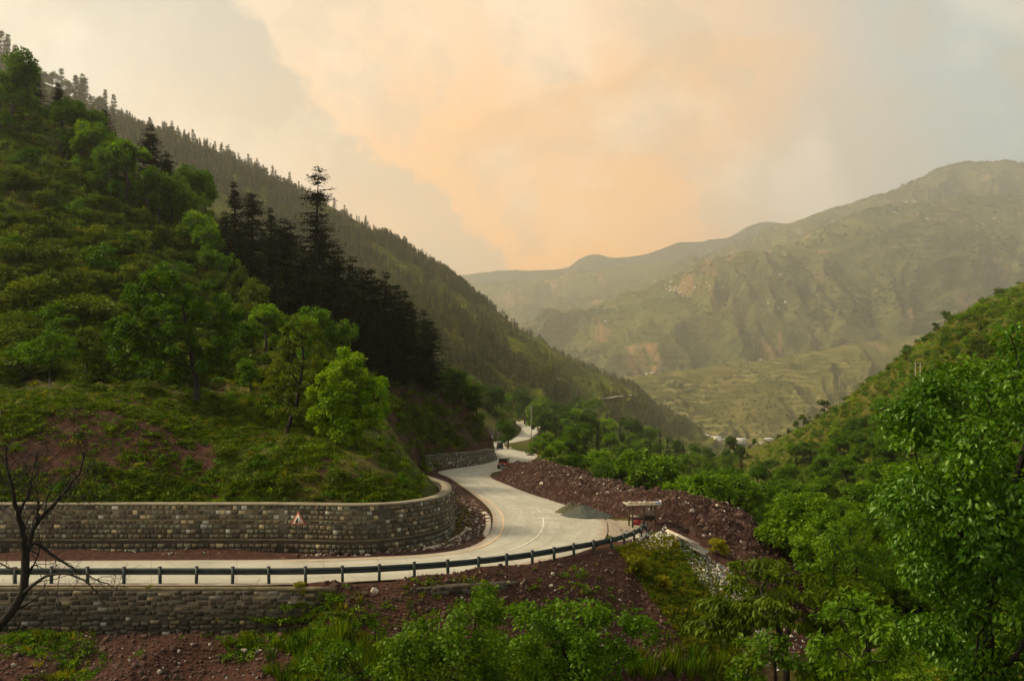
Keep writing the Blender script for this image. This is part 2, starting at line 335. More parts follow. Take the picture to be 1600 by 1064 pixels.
def wall_h(k):  # height of the ground held up behind the foot line at point k
    return [1.9, 1.9, 1.9, 1.9, 1.9, 1.9, 1.8, 1.7, 1.5, 1.3, 1.1, 1.0, 0.8, 1.0, 2.0, 2.6, 2.6, 2.7, 2.5, 2.0, 1.5, 3.0, 4.0, 4.0, 3.0, 2.5, 2.0, 1.5, 1, 0][k]
HP = [(x, y, z + wall_h(k)) for k, (x, y, z) in enumerate(L)]
HP += [P(*p) for p in [
 (-300, 720, 59), (0, 730, 57.5), (200, 735, 57.5), (440, 745, 57.5), (560, 750, 58), (630, 755, 62), (655, 752, 72), (655, 735, 88),
 (-300, 640, 62), (0, 641, 62), (100, 641, 62), (200, 645, 62.5), (-300, 616, 76), (0, 614, 75), (120, 614, 75), (220, 620, 74),      # upper grassy terrace
 (300, 662, 66), (300, 630, 74), (340, 690, 64), (440, 692, 63), (500, 700, 63), (360, 672, 71), (440, 672, 70), (500, 680, 70),                  # lower terrace
 (-300, 420, 105), (0, 500, 92), (0, 380, 112), (0, 250, 137), (-300, 200, 150), (0, 148, 165), (-300, 0, 195), (-700, -120, 220), (-700, 300, 140), (-700, 640, 70),
 (120, 540, 92), (120, 400, 115), (120, 300, 138), (110, 212, 165), (220, 560, 90), (220, 450, 112), (220, 360, 138), (220, 292, 160),
 (320, 580, 92), (320, 490, 115), (310, 420, 138), (310, 358, 156), (400, 600, 92), (400, 540, 112), (400, 480, 135), (400, 440, 152),
 (470, 620, 88), (490, 570, 112), (495, 530, 146), (560, 700, 67), (560, 650, 78), (570, 610, 100), (580, 575, 146), (610, 700, 75), (600, 655, 95), (600, 628, 115), (625, 600, 145), (640, 690, 122), (630, 645, 130),
 (680, 660, 152), (680, 625, 160), (680, 608, 175), (700, 690, 156), (715, 655, 166), (720, 628, 178), (738, 690, 172), (745, 655, 178), (752, 668, 190), (738, 640, 185),
 (757, 690, 205), (758, 672, 240), (765, 668, 280), (790, 672, 320), (790, 650, 350), (770, 640, 330), (800, 652, 420), (790, 640, 470), (760, 615, 480),
 (730, 620, 330), (700, 590, 380), (640, 560, 380), (560, 520, 330), (460, 480, 280), (360, 380, 240), (200, 260, 240), (0, 120, 260),
 (740, 590, 560), (680, 540, 600), (560, 480, 600), (400, 400, 560), (200, 290, 560), (0, 240, 560), (-300, 100, 560), (-700, 100, 600),
 (820, 625, 620), (780, 590, 760), (700, 500, 900), (500, 400, 950), (200, 330, 950), (-300, 200, 950), (-700, 100, 950), (860, 632, 900)]]
fH = rbf(HP)

BP = [tuple(p) for p in RI[::20]] + [tuple(p) for p in RO[::20]] + [p for p in L]
BP += [(x, 45.2, -11.05) for x in (-60, -45, -34, -28, -22, -17, -12.5)] + [(x, 44.1, -13.2) for x in (-60, -45, -34, -28, -22, -17, -13)]
for x in (-60, -45, -28, -20, -13): BP += [(x, 40.5, -14.4), (x, 36, -16.6), (x, 28, -19), (x, 20, -15), (x, 12, -8), (x, 4, -3.6), (x, 0, -2)]
BP += [
       (-9, 45.7, -10.85), (-8.5, 43.6, -12.4), (-8, 40, -14.9), (-7, 36, -17.5), (-6, 28, -20.5), (-5, 20, -15), (-5, 12, -8.4), (-5, 4, -3.8),
       (-5.5, 46.6, -10.75), (-4.8, 44.9, -12.3), (-2, 48.0, -10.75), (-1.6, 46.0, -12.6), (-1.5, 43, -14.4), (-1, 40, -16.5), (0, 36, -19), (0, 28, -21), (0, 20, -15.5), (0, 12, -8.6), (0, 4, -3.8), (0, 0, -2),
       (1.3, 51.2, -10.9), (2.2, 48.5, -12.7), (3.5, 46, -15.2), (4, 40, -19.2), (5, 30, -21.5), (5.2, 56.2, -10.95), (6.5, 53.5, -12.7), (8, 49, -16), (9, 42, -20),
       (8.6, 59.3, -11.35), (10.4, 61.3, -11.4), (12.3, 62.5, -11.45), (11.2, 59.8, -12.4), (12.4, 56.5, -14.6), (13.2, 50, -18.3), (13, 42, -20.6), (14, 30, -21.5), (10, 20, -16), (8, 8, -7),
       (13.4, 63.8, -11.9), (14.6, 62, -13.1), (16.2, 58.2, -15.3), (17.6, 54, -17.3), (19, 48, -19.6), (21, 38, -20.5), (22, 25, -16), (20, 10, -9),
       (9.6, 67, -11.9), (12, 68.5, -11.9), (14.9, 70, -12.1), (18.0, 68, -13.5), (19.9, 65, -15), (20.6, 60, -16.9),
       P(1000, 790, 84), P(1060, 792, 80), P(1110, 803, 77), P(1150, 809, 75), P(1182, 824, 73), P(1216, 858, 71), P(1250, 897, 69.5), P(1295, 965, 67),
       (4.6, 120, -13.6), (6.4, 115, -13.4), (10.5, 100, -12.8), (13.2, 90, -12.5), P(850, 727, 140), P(858, 722, 165), P(850, 712, 200), P(835, 702, 240), P(830, 695, 275), P(845, 690, 300), P(853, 681, 340), P(858, 672, 410),
       P(900, 752, 130), P(940, 770, 118), P(985, 790, 108), P(1040, 820, 100), P(1100, 850, 92), P(1150, 880, 88), P(1200, 910, 84), P(1240, 945, 80), P(1270, 985, 74), P(1310, 1040, 62)]
BP += [P(*p) for p in [  # wooded slope falling from the road into the valley
 (880, 745, 150), (900, 735, 185), (890, 715, 240), (900, 700, 320), (880, 672, 420), (870, 650, 560), (900, 655, 650), (960, 665, 760), (1030, 685, 900), (1100, 710, 1000),
 (980, 750, 200), (1000, 735, 300), (1000, 715, 400), (1050, 725, 520), (1090, 738, 640), (1130, 752, 760), (1150, 745, 950),
 (1060, 800, 140), (1120, 840, 120), (1180, 880, 105), (1240, 930, 92), (1110, 800, 190), (1120, 780, 260), (1130, 768, 360), (1140, 765, 520), (1150, 770, 700),
 # right-hand hill
 (1150, 745, 470), (1200, 708, 430), (1240, 676, 395), (1290, 645, 365), (1340, 606, 325), (1400, 566, 298), (1450, 531, 270), (1482, 502, 250), (1520, 488, 240), (1560, 482, 232), (1598, 455, 245), (1650, 425, 255), (1800, 380, 260), (2100, 300, 260),
 (1180, 790, 260), (1250, 760, 290), (1300, 720, 300), (1300, 800, 180), (1360, 700, 255), (1400, 800, 145), (1400, 630, 262), (1460, 700, 190), (1460, 600, 235), (1540, 600, 195), (1540, 530, 215), (1600, 700, 130), (1600, 540, 190),
 (1280, 900, 112), (1340, 900, 98), (1450, 880, 86), (1550, 850, 80), (1650, 800, 80), (1800, 700, 90), (2200, 600, 90), (1350, 1000, 68), (1450, 1000, 58), (1600, 960, 52), (1800, 900, 50), (2200, 800, 45),
 (1400, 1064, 46), (1500, 1080, 36), (1600, 1090, 30), (1350, 1150, 40), (1300, 1130, 50), (1500, 1250, 20), (1700, 1200, 18), (2100, 1100, 18), (1300, 1500, 12),
 # behind the right-hand hill the ground falls away again
 (1240, 740, 600), (1400, 680, 550), (1550, 640, 500), (1800, 560, 500), (1240, 770, 950), (1400, 760, 950), (1600, 720, 950), (2200, 600, 950), (2200, 500, 500)]]
fB = rbf(BP)

NX, NY = 1050, 780
gpx = np.concatenate([np.linspace(-700, -60, 90, endpoint=False), np.linspace(-60, 1660, 850, endpoint=False), np.linspace(1660, 2300, 110)])
gt = (gpx - PXC) / PXF
gy = np.concatenate([np.geomspace(1.0, 34, 70, endpoint=False), np.geomspace(34, 190, 470, endpoint=False), np.geomspace(190, 980, 240)])
Yg, Tg = np.meshgrid(gy, gt, indexing='ij'); Xg = Tg * Yg
def coarse(f):   # smooth base surface on a coarser grid, then bilinear up
    yi = np.concatenate([np.geomspace(1, 34, 40, endpoint=False), np.geomspace(34, 190, 300, endpoint=False), np.geomspace(190, 980, 110)]); ti = np.linspace(gt[0], gt[-1], 420)
    Yc, Tc = np.meshgrid(yi, ti, indexing='ij'); Z = f(Tc * Yc, Yc)
    a = np.array([np.interp(gt, ti, row) for row in Z]); k = np.clip(np.searchsorted(yi, gy) - 1, 0, len(yi) - 2); w = ((gy - yi[k]) / (yi[k + 1] - yi[k]))[:, None]
    return a[k] * (1 - w) + a[k + 1] * w
ZH, ZB = coarse(fH), coarse(fB)
hill = inside(Xg, Yg, HILLPOLY)
dL = polydist(Xg, Yg, L)
# distance to, and height of, the road
dR = np.full(Xg.shape, 99.0); zR = np.zeros(Xg.shape)
near = (polydist(Xg, Yg, [tuple((RI[k] + RO[k]) / 2) for k in range(0, 520, 8)]) < 16)
xs, ys = Xg[near], Yg[near]; dn = np.full(xs.shape, 1e9); zn = np.zeros(xs.shape)
for k in range(0, 520, 2):
    for f in (0, .25, .5, .75, 1):
        q = RI[k] + (RO[k] - RI[k]) * f; d = (xs - q[0]) ** 2 + (ys - q[1]) ** 2; mk = d < dn; dn[mk] = d[mk]; zn[mk] = q[2]
inr = inside(xs, ys, ROADPOLY); edge = np.minimum(polydist(xs, ys, RI[::4]), polydist(xs, ys, RO[::4]))
dR[near] = np.where(inr, 0.0, edge); zR[near] = zn
isroad = dR <= 0
# surface roughness: clumpy turf and little terraces on the hill, rubble on the slopes
lump = fbm(Xg, Yg, 7.0, 4, 3) * 1.0 + fbm(Xg, Yg, 1.6, 3, 8) * 0.28
path = fbm(Xg, Yg + ZH * 0.3, 9.0, 3, 21) * 3.0
terr = np.sin((ZH + path) * 2.6) * 0.22 + fbm(Xg, Yg, 2.6, 3, 5, ridged=True) * 0.45
farlump = fbm(Xg, Yg, 40, 4, 12) * 3.5 * sstep(Yg, 120, 400)
kH = sstep(dL, 0.3, 5.0) * (0.35 + 0.65 * sstep(dL, 6, 16))
ZH2 = ZH + (lump * (0.75 + 0.9 * sstep(dL, 22, 40)) + terr) * kH + farlump * sstep(dL, 5, 60)
kB = sstep(dR, 1.2, 6.0)
ZB2 = ZB + (lump * 0.7 + fbm(Xg * 1.0, Yg * 0.28, 1.7, 3, 47) * 0.45 * (Yg < 70)) * kB + farlump * sstep(dR, 20, 90)
outl = (Yg < 62) & (Yg < np.interp(Xg, [-6, 2, 7, 12], [48.5, 52, 58, 62]))
wR = np.where(outl, 1 - sstep(dR, 0.25, 0.95), 1 - sstep(dR, 0.8, 3.2))
ZB2 = ZB2 * (1 - wR) + (zR - 0.03) * wR
cap = np.where(Yg > 45.3, 99, np.where(Yg > 44.75, -11.1 - (45.3 - Yg) / 0.55 * 2.25, -13.35 - (44.75 - Yg) * 0.33)) + 0.25 * fbm(Xg, Yg, 2.0, 3, 41)
wl = 1 - sstep(Xg, -11.5, -8.5); ZB2 = np.where((Yg < 45.35) & (Yg > 36), np.minimum(ZB2, ZB2 * (1 - wl) + cap * wl), ZB2)
ZG = np.where(hill, ZH2, ZB2)
ZG = ZG - 0.10 * (1 - sstep(dR, 0.0, 0.35))                      # road sheet lies clear of it
# what covers the ground: R bare red soil, G grey grit, B dry yellow grass
cov = np.zeros((NY, NX, 3))
nz = fbm(Xg, Yg, 6, 4, 31)
def world_poly(lst): return [P(*p)[:2] for p in lst]
GPY = HOR - ZG * PXF / Yg; GPX = np.broadcast_to(gpx, GPY.shape)
emb = (~hill) & (Yg > 20) & (Yg < 62) & (Xg < 13.5 + 0.0 * Yg) & (dR > 0.0)
cov[..., 0] = np.where(emb, 0.95, cov[..., 0])
spoil = inside(Xg, Yg, [(-3.2, 128), (2, 134), (6, 133), (9, 128), (16, 112), (23, 96), (28, 86), (30, 74), (28.5, 62), (24, 50), (18.5, 52), (17.5, 57), (15.2, 62), (13.2, 66.5), (11, 69), (9.5, 76), (4, 88), (0, 104)])
cov[..., 0] = np.where(spoil & ~hill, 1.0, cov[..., 0])
nose = inside(Xg, Yg, [(6.2, 58.4), (9.2, 60.3), (12.8, 64.5), (14.6, 63), (16.6, 58), (17, 50), (13.5, 46), (10.5, 52), (8, 56.2)])
cov[..., 0] = np.where(nose, 0.42 + 0.25 * nz, cov[..., 0])
cov[..., 2] = np.where(inside(Xg, Yg, [(6.2, 58.6), (9.0, 61), (12.8, 64.5), (14.2, 62.6), (12.6, 60.0), (9.6, 58.4)]), 0.9, 0)
shoulder = (~hill) & (dR > 0) & (dR < 3.0) & (Yg < 420)
inner = (~hill) & (dL < 9) & (dR > 0) & (Yg > 50) & (Yg < 150) & (Xg < 2)
cov[..., 0] = np.where(inner, 0.75, cov[..., 0]); cov[..., 1] = np.where(inner, 0.28 + 0.2 * nz, cov[..., 1])
grit = inside(Xg, Yg, [(7.8, 61), (10.8, 63.5), (13.4, 66.2), (11, 70), (8.6, 76), (6.5, 80), (7.4, 70)])
cov[..., 1] = np.where(grit, 0.8, cov[..., 1])
cov[..., 0] = np.where(hill, 0.30 + 0.25 * sstep(nz, 0.0, 0.5), cov[..., 0])
bank = hill & (Yg < 62.5) & (Yg > 54) & (Xg < -18); cov[..., 0] = np.where(bank, 0.55, cov[..., 0])
hpx, hpy = PXC + Xg / Yg * PXF, GPY
lip = hill & (Yg > 61) & (Yg < 66) & (Xg < -22) & (nz > -0.25); cov[..., 2] = np.where(hill & (Yg > 62) & (Yg < 76) & (Xg < -22), 0.30 + 0.2 * nz, cov[..., 2])
cov[..., 0] = np.where(hill & (Yg > 57.6) & (Yg < 62.6) & (Xg < -13), 0.66 + 0.6 * nz - 0.2 * sstep(Xg, -26, -14), cov[..., 0])
cov[..., 2] = np.where(hill & (Yg > 63) & (Yg < 71) & (Xg > -26) & (Xg < -12), 0.40, cov[..., 2])
cov[..., 2] = np.where((~hill) & (Xg > 60) & (Yg > 170), 0.25 + 0.3 * nz, cov[..., 2])
cov[..., 2] = np.where(hill & (Yg > 80) & (nz > 0.12), 0.35, cov[..., 2])
trail = hill & (polydist(Xg, Yg, [(-17.5, 112), (-18.3, 120), (-19, 130), (-18, 140), (-17, 150)]) < 0.8)
cov[..., 0] = np.where(trail, 1.0, cov[..., 0])
cutb = hill & (dL < 13) & (Yg > 108) & (Yg < 260); cov[..., 0] = np.where(cutb, 0.58, cov[..., 0])
cov = np.clip(cov, 0, 1)
me = make_mesh('ground', np.stack([Xg, Yg, ZG], -1).reshape(-1, 3), gridfaces(NY, NX), M['ground'], True, {'cover': ('POINT', cov.reshape(-1, 3))})
link('ground', me, kind='structure', label='steep grassy hillsides and red earth slopes around the bend')
GY, GZ, GT = gy, ZG, gt
def zg(x, y):
    """height of the ground at (x, y)"""
    t = x / y; j = np.clip(np.searchsorted(GT, t) - 1, 0, NX - 2); i = np.clip(np.searchsorted(GY, y) - 1, 0, NY - 2)
    a = (t - GT[j]) / (GT[j + 1] - GT[j]); b = (y - GY[i]) / (GY[i + 1] - GY[i])
    return float((GZ[i, j] * (1 - a) + GZ[i, j + 1] * a) * (1 - b) + (GZ[i + 1, j] * (1 - a) + GZ[i + 1, j + 1] * a) * b)
def zgv(x, y):
    t = x / y; j = np.clip(np.searchsorted(GT, t) - 1, 0, NX - 2); i = np.clip(np.searchsorted(GY, y) - 1, 0, NY - 2)
    a = np.clip((t - GT[j]) / (GT[j + 1] - GT[j]), 0, 1); b = np.clip((y - GY[i]) / (GY[i + 1] - GY[i]), 0, 1)
    return (GZ[i, j] * (1 - a) + GZ[i, j + 1] * a) * (1 - b) + (GZ[i + 1, j] * (1 - a) + GZ[i + 1, j + 1] * a) * b
def hit(px, py, y0=20.0):
    """where the sight line through (px, py) meets the ground"""
    j = int(np.clip(np.searchsorted(gpx, px) - 1, 0, NX - 2)); prof = HOR - GZ[:, j] * PXF / GY
    k = np.where((prof <= py) & (GY > y0))[0]
    if len(k) == 0: return None
    y = GY[k[0]]; x = (px - PXC) / PXF * y
    return (float(x), float(y), zg(x, y))

# ------------------------------------------------------------------ road surface
def roadmat():
    m = bpy.data.materials.new('road'); m.use_nodes = True; t = NT(m.node_tree)
    pos = t.n('ShaderNodeNewGeometry').outputs['Position']
    uvw = t.n('ShaderNodeAttribute', attribute_name='along').outputs['Color']; s = t.n('ShaderNodeSeparateColor', i0=uvw)
    n1 = t.noise(pos, 0.35, 5, 0.6); n2 = t.noise(pos, 2.6, 5, 0.7)
    st = t.n('ShaderNodeCombineXYZ', i0=t.math('MULTIPLY', s.outputs[0], 26.0), i1=t.math('MULTIPLY', s.outputs[1], 34.0), i2=0.0)
    n3 = t.noise(st, 1.0, 5, 0.65)
    c = t.ramp(n1, (0.3, (0.26, 0.245, 0.20)), (0.7, (0.385, 0.37, 0.31)))
    c = t.mix(t.math('MULTIPLY', t.step(n3, 0.48, 0.70), 0.55), c, (0.20, 0.165, 0.125))
    c = t.mix(t.math('MULTIPLY', t.step(n2, 0.55, 0.72), 0.4), c, (0.22, 0.185, 0.145))
    # dirt washed on along both edges
    e = t.math('ABSOLUTE', t.math('SUBTRACT', s.outputs[1], 0.5))
    dirt = t.step(t.math('ADD', e, t.math('MULTIPLY', t.math('SUBTRACT', n1, 0.5), 0.34)), 0.41, 0.50)
    c = t.mix(t.math('MULTIPLY', dirt, 0.75), c, (0.23, 0.155, 0.115))
    lane = t.math('ABSOLUTE', t.math('SUBTRACT', t.math('ABSOLUTE', t.math('SUBTRACT', t.math('FRACT', t.math('MULTIPLY', s.outputs[1], 2.0)), 0.5)), 0.2))
    c = t.mix(t.math('MULTIPLY', t.math('SUBTRACT', 1.0, t.step(lane, 0.02, 0.12)), t.math('MULTIPLY', t.step(n1, 0.35, 0.6), 0.28)), c, (0.19, 0.165, 0.13))
    jt = t.math('LESS_THAN', t.math('FRACT', t.math('MULTIPLY', s.outputs[0], 20.0)), 0.010); c = t.mix(t.math('MULTIPLY', jt, 0.5), c, (0.13, 0.105, 0.08))
    vo = t.n('ShaderNodeTexVoronoi', feature='DISTANCE_TO_EDGE'); t.set(vo.inputs['Vector'], pos); vo.inputs['Scale'].default_value = 0.22
    crack = t.math('MULTIPLY', t.math('LESS_THAN', vo.outputs[0], 0.006), 0.45); c = t.mix(crack, c, (0.12, 0.09, 0.07))
    b = t.n('ShaderNodeBsdfPrincipled', in_Base_Color=c, in_Roughness=0.75); b.inputs['Specular IOR Level'].default_value = 0.35
    t.set(b.inputs['Normal'], t.n('ShaderNodeBump', in_Strength=0.25, in_Distance=0.03, in_Height=n2))
    t.n('ShaderNodeOutputMaterial', i0=b); return m
M['road'] = roadmat()
nr, na = len(RI), 17; ff = np.linspace(0, 1, na)
V = RI[:, None] + (RO - RI)[:, None] * ff[None, :, None]
ss = np.concatenate([[0], np.cumsum(np.linalg.norm(np.diff((RI + RO) / 2, axis=0), axis=1))])
V[:, :, 2] += (fbm(V[:, :, 0], V[:, :, 1], 5, 2, 77) * 0.02) + (1 - abs(ff - .5) * 2)[None] * 0.05
al = np.stack([np.repeat(ss[:, None] / 100, na, 1), np.tile(ff, (nr, 1)), np.zeros((nr, na))], -1)
V[:, 0, 2] -= 0.0; me = make_mesh('road', V.reshape(-1, 3), gridfaces(nr, na), M['road'], True, {'along': ('POINT', al.reshape(-1, 3))})
link('road', me, kind='structure', label='pale dusty mountain road winding round the bends')
def roadpt(k, f, dz=0.0):
    k = min(max(k, 0), nr - 1.001); i = int(k); w = k - i; a = RI[i] * (1 - w) + RI[i + 1] * w; b = RO[i] * (1 - w) + RO[i + 1] * w
    q = a + (b - a) * f; q = q.copy(); q[2] += dz + (1 - abs(f - .5) * 2) * 0.05; return q
def station(px, py, f=0.0):
    """road station whose edge point f projects nearest to (px, py)"""
    q = RI + (RO - RI) * f; d = (PXC + q[:, 0] / q[:, 1] * PXF - px) ** 2 + 4 * (HOR - q[:, 2] / q[:, 1] * PXF - py) ** 2
    return int(np.argmin(d))
def marking(name, k0, k1, f0, f1, width, mat, dash=None, **kw):
    Vm, Fm = [], []; n = max(2, int((k1 - k0) * 2)); on = True
    for i in range(n + 1):
        k = k0 + (k1 - k0) * i / n; f = f0 + (f1 - f0) * i / n
        ki = int(min(k, nr - 2)); wdt = np.linalg.norm(RO[ki] - RI[ki]); s_here = ss[ki]
        q0 = roadpt(k, f, 0.03); q1 = roadpt(k, f + width / wdt, 0.03); Vm += [q0, q1]
        if i and (dash is None or (s_here % dash[0]) < dash[1]): b_ = 2 * i; Fm.append((b_ - 2, b_ - 1, b_ + 1, b_))
    return link(name, make_mesh(name, Vm, np.array(Fm), mat), kind='structure', **kw)
M['line_white'] = simple('line_white', (0.66, 0.63, 0.56), 0.8, var=0.35, scale=1.5)
M['line_yellow'] = simple('line_yellow', (0.62, 0.40, 0.22), 0.8, var=0.4, scale=1.2)
kA, kB_, kC = station(600, 869), station(770, 815), station(699, 745)
marking('road_marking', station(440, 874), station(740, 851), 0.09, 0.13, 0.12, M['line_yellow'])
marking('road_marking', station(740, 851), station(745, 775), 0.13, 0.055, 0.16, M['line_yellow'])
marking('road_marking', station(745, 775), station(686, 739), 0.055, 0.04, 0.14, M['line_yellow'])
ka = station(764, 834); marking('road_marking', ka - 22, ka + 12, 0.50, 0.47, 0.11, M['line_white'])
marking('road_marking', ka + 12, ka + 90, 0.47, 0.5, 0.11, M['line_white'], dash=(9.0, 3.0))

# ================================================================== far ridges and mountains
def ridgemat(name, cols, scale, terr=0.0, bumpd=8.0, scree=0.3, screecol=(0.15, 0.10, 0.075)):
    m = bpy.data.materials.new(name); m.use_nodes = True; t = NT(m.node_tree)
    pos = t.n('ShaderNodeNewGeometry').outputs['Position']
    n1 = t.noise(pos, scale, 6, 0.6); n2 = t.noise(pos, scale * 6, 6, 0.65); n3 = t.noise(pos, scale * 25, 4, 0.7)
    c = t.ramp(t.math('ADD', t.math('MULTIPLY', n1, 0.5), t.math('MULTIPLY', n2, 0.5)), (0.35, cols[0]), (0.5, cols[1]), (0.66, cols[2]))
    c = t.mix(t.math('MULTIPLY', t.step(n3, 0.5, 0.62), 0.7), c, cols[0])
    st = t.n('ShaderNodeVectorMath', operation='MULTIPLY'); t.set(st.inputs[0], pos); st.inputs[1].default_value = (1, 0.6, 0.25)
    ns = t.noise(st, scale * 3.3, 6, 0.6, 0.6)
    c = t.mix(t.math('MULTIPLY', t.step(ns, 0.58, 0.70), scree), c, screecol)
    if terr:
        z = t.n('ShaderNodeSeparateXYZ', i0=pos).outputs[2]
        w = t.math('SINE', t.math('MULTIPLY', t.math('ADD', z, t.math('MULTIPLY', n2, terr * 3)), 6.283 / terr))
        mk = t.step(t.noise(pos, scale * 2.2, 3, 0.5), 0.42, 0.6)
        c = t.mix(t.math('MULTIPLY', t.math('MULTIPLY', t.step(w, 0.45, 0.9), mk), 0.75 if terr < 20 else 0.35), c, (0.21, 0.18, 0.07))
    b = t.n('ShaderNodeBsdfDiffuse', i0=c)
    t.set(b.inputs['Normal'], t.n('ShaderNodeBump', in_Strength=0.8, in_Distance=bumpd, in_Height=t.math('ADD', n2, t.math('MULTIPLY', n3, 0.4))))
    t.n('ShaderNodeOutputMaterial', i0=b); return m
M['forest_floor'] = ridgemat('forest_floor', ((0.024, 0.038, 0.003), (0.065, 0.078, 0.005), (0.15, 0.14, 0.009)), 0.012, bumpd=4, scree=0.15)
M['mountain'] = ridgemat('mountain', ((0.034, 0.048, 0.016), (0.072, 0.078, 0.022), (0.135, 0.118, 0.032)), 0.0019, terr=34, bumpd=45, scree=0.85, screecol=(0.30, 0.16, 0.09))
M['terraced'] = ridgemat('terraced', ((0.030, 0.042, 0.012), (0.085, 0.080, 0.024), (0.165, 0.125, 0.045)), 0.0035, terr=14, bumpd=8, scree=0.45, screecol=(0.21, 0.13, 0.075))
M['far_mountain'] = ridgemat('far_mountain', ((0.018, 0.030, 0.016), (0.03, 0.042, 0.02), (0.05, 0.06, 0.03)), 0.0012, bumpd=30, scree=0.1)
def smooth_grid(rows, nu, nv, gully=0.0, gs=200.0, seed=1, fine=0.0, vary=None):
    g = [[P(*p) for p in r] for r in rows]; A = crgrid(g, nu, nv)
    du = np.gradient(A, axis=1); dv = np.gradient(A, axis=0); N = np.cross(du, dv); N /= np.linalg.norm(N, axis=2, keepdims=True) + 1e-9
    N *= np.sign(-N[..., 1:2] * 1.0 + 1e-9)
    uu = np.concatenate([[0], np.cumsum(np.linalg.norm(np.diff(A[nv // 2], axis=0), axis=1))])[None]; vv = np.linspace(0, 1, nv)[:, None]
    L_ = np.linalg.norm(A[-1] - A[0], axis=1).mean()
    w = sstep(vv, 0, 0.12) * (1 - 0.75 * sstep(vv, 0.80, 1.0))
    gl = fbm(uu + 0 * vv + 0.35 * vv * L_ + fbm(uu + 0 * vv, vv * L_, gs * 1.5, 3, seed + 9) * gs * 0.8, vv * L_ * 0.28, gs, 5, seed, 0.55, True)
    fl = fbm(A[..., 0] + A[..., 1] * .3, A[..., 2] * 1.3 + A[..., 1] * .2, gs * 0.22, 4, seed + 4)
    A = A + N * ((gl * gully + fl * fine) * w)[..., None]
    return A
LOFT = {}
def loft(name, rows, nu, nv, mat, label, back=None, **kw):
    """rows from foot to crest; the far side of the ridge is added behind"""
    A = smooth_grid(rows, nu, nv, **kw); top = A[-1]
    bk = back or 0.35 * float(np.mean(top[:, 1])); B = [top + np.array([0, bk * f, -bk * 0.55 * f ** 1.15]) for f in (0.08, 0.2, 0.45, 1.0)]
    foot = A[0] - np.array([0, 0, 1.0]) * 0.10 * np.abs(A[0, :, 1:2]); full = np.concatenate([foot[None], A, np.array(B)])
    me = make_mesh(name, full.reshape(-1, 3), gridfaces(full.shape[0], nu), mat, True); LOFT[name + label] = A
    link(name, me, kind='structure', label=label); return A
# forested ridge that falls from the upper left to the valley
RR = [
 [(-500, 420, 480), (-300, 430, 500), (0, 440, 520), (200, 470, 540), (400, 520, 560), (560, 560, 600), (700, 600, 640), (760, 625, 680), (850, 650, 760), (930, 672, 900), (1010, 700, 1150), (1080, 725, 1400), (1150, 745, 1700)],
 [(-500, 220, 640), (-300, 260, 640), (0, 300, 660), (200, 350, 680), (400, 420, 740), (560, 470, 800), (700, 530, 860), (770, 565, 900), (850, 605, 1000), (930, 632, 1150), (1000, 660, 1400), (1060, 690, 1650), (1150, 722, 1850)],
 [(-500, 20, 800), (-300, 80, 800), (0, 190, 820), (200, 265, 860), (400, 340, 940), (560, 405, 1020), (700, 475, 1120), (760, 520, 1180), (850, 560, 1300), (930, 596, 1450), (1000, 632, 1650), (1060, 668, 1850), (1130, 705, 2000)],
 [(-500, -210, 960), (-300, -90, 960), (0, 98, 980), (200, 188, 1020), (400, 268, 1120), (560, 350, 1230), (690, 422, 1380), (742, 462, 1450), (830, 528, 1560), (905, 570, 1700), (985, 606, 1850), (1040, 645, 2000), (1110, 692, 2150)]]
A_R = loft('hillside', RR, 360, 170, M['forest_floor'], 'pine-covered ridge sloping down from the upper left', gully=26, gs=130, seed=3, fine=7)
# terraced hill across the valley
RT = [
 [(930, 715, 1700), (1020, 722, 1750), (1100, 728, 1780), (1200, 728, 1800), (1300, 740, 1900), (1450, 740, 2000), (1700, 740, 2000)],
 [(930, 680, 1950), (1020, 680, 1950), (1100, 685, 1950), (1200, 690, 1950), (1300, 690, 2050), (1450, 680, 2100), (1700, 660, 2100)],
 [(930, 640, 2200), (1000, 625, 2150), (1080, 625, 2250), (1200, 610, 2350), (1300, 600, 2400), (1450, 590, 2500), (1700, 570, 2500)],
 [(930, 600, 2500), (990, 590, 2400), (1080, 578, 2550), (1200, 562, 2700), (1300, 545, 2800), (1420, 526, 2950), (1700, 500, 3000)]]
A_T = loft('hillside', RT, 260, 110, M['terraced'], 'terraced brown hillside across the valley', gully=40, gs=190, seed=8, fine=14)
# big hazy mountain, two shoulders
RM1 = [
 [(760, 640, 3400), (900, 640, 3300), (1050, 640, 3200), (1200, 640, 3200), (1350, 640, 3300), (1500, 640, 3400), (1650, 640, 3400), (1900, 640, 3400)],
 [(760, 600, 3700), (900, 570, 3650), (1050, 550, 3600), (1200, 530, 3600), (1350, 520, 3700), (1500, 500, 3800), (1650, 490, 3800), (1900, 480, 3800)],
 [(760, 560, 4100), (900, 530, 4050), (1050, 485, 4000), (1200, 450, 4000), (1350, 430, 4100), (1500, 410, 4150), (1650, 400, 4200), (1900, 400, 4200)],
 [(790, 525, 4500), (900, 492, 4400), (1040, 445, 4400), (1160, 408, 4400), (1290, 358, 4500), (1400, 322, 4600), (1600, 310, 4700), (1900, 300, 4700)]]
A_M1 = loft('mountain', RM1, 300, 150, M['mountain'], 'broad hazy mountainside above the terraced hill', gully=190, gs=420, seed=14, fine=26)
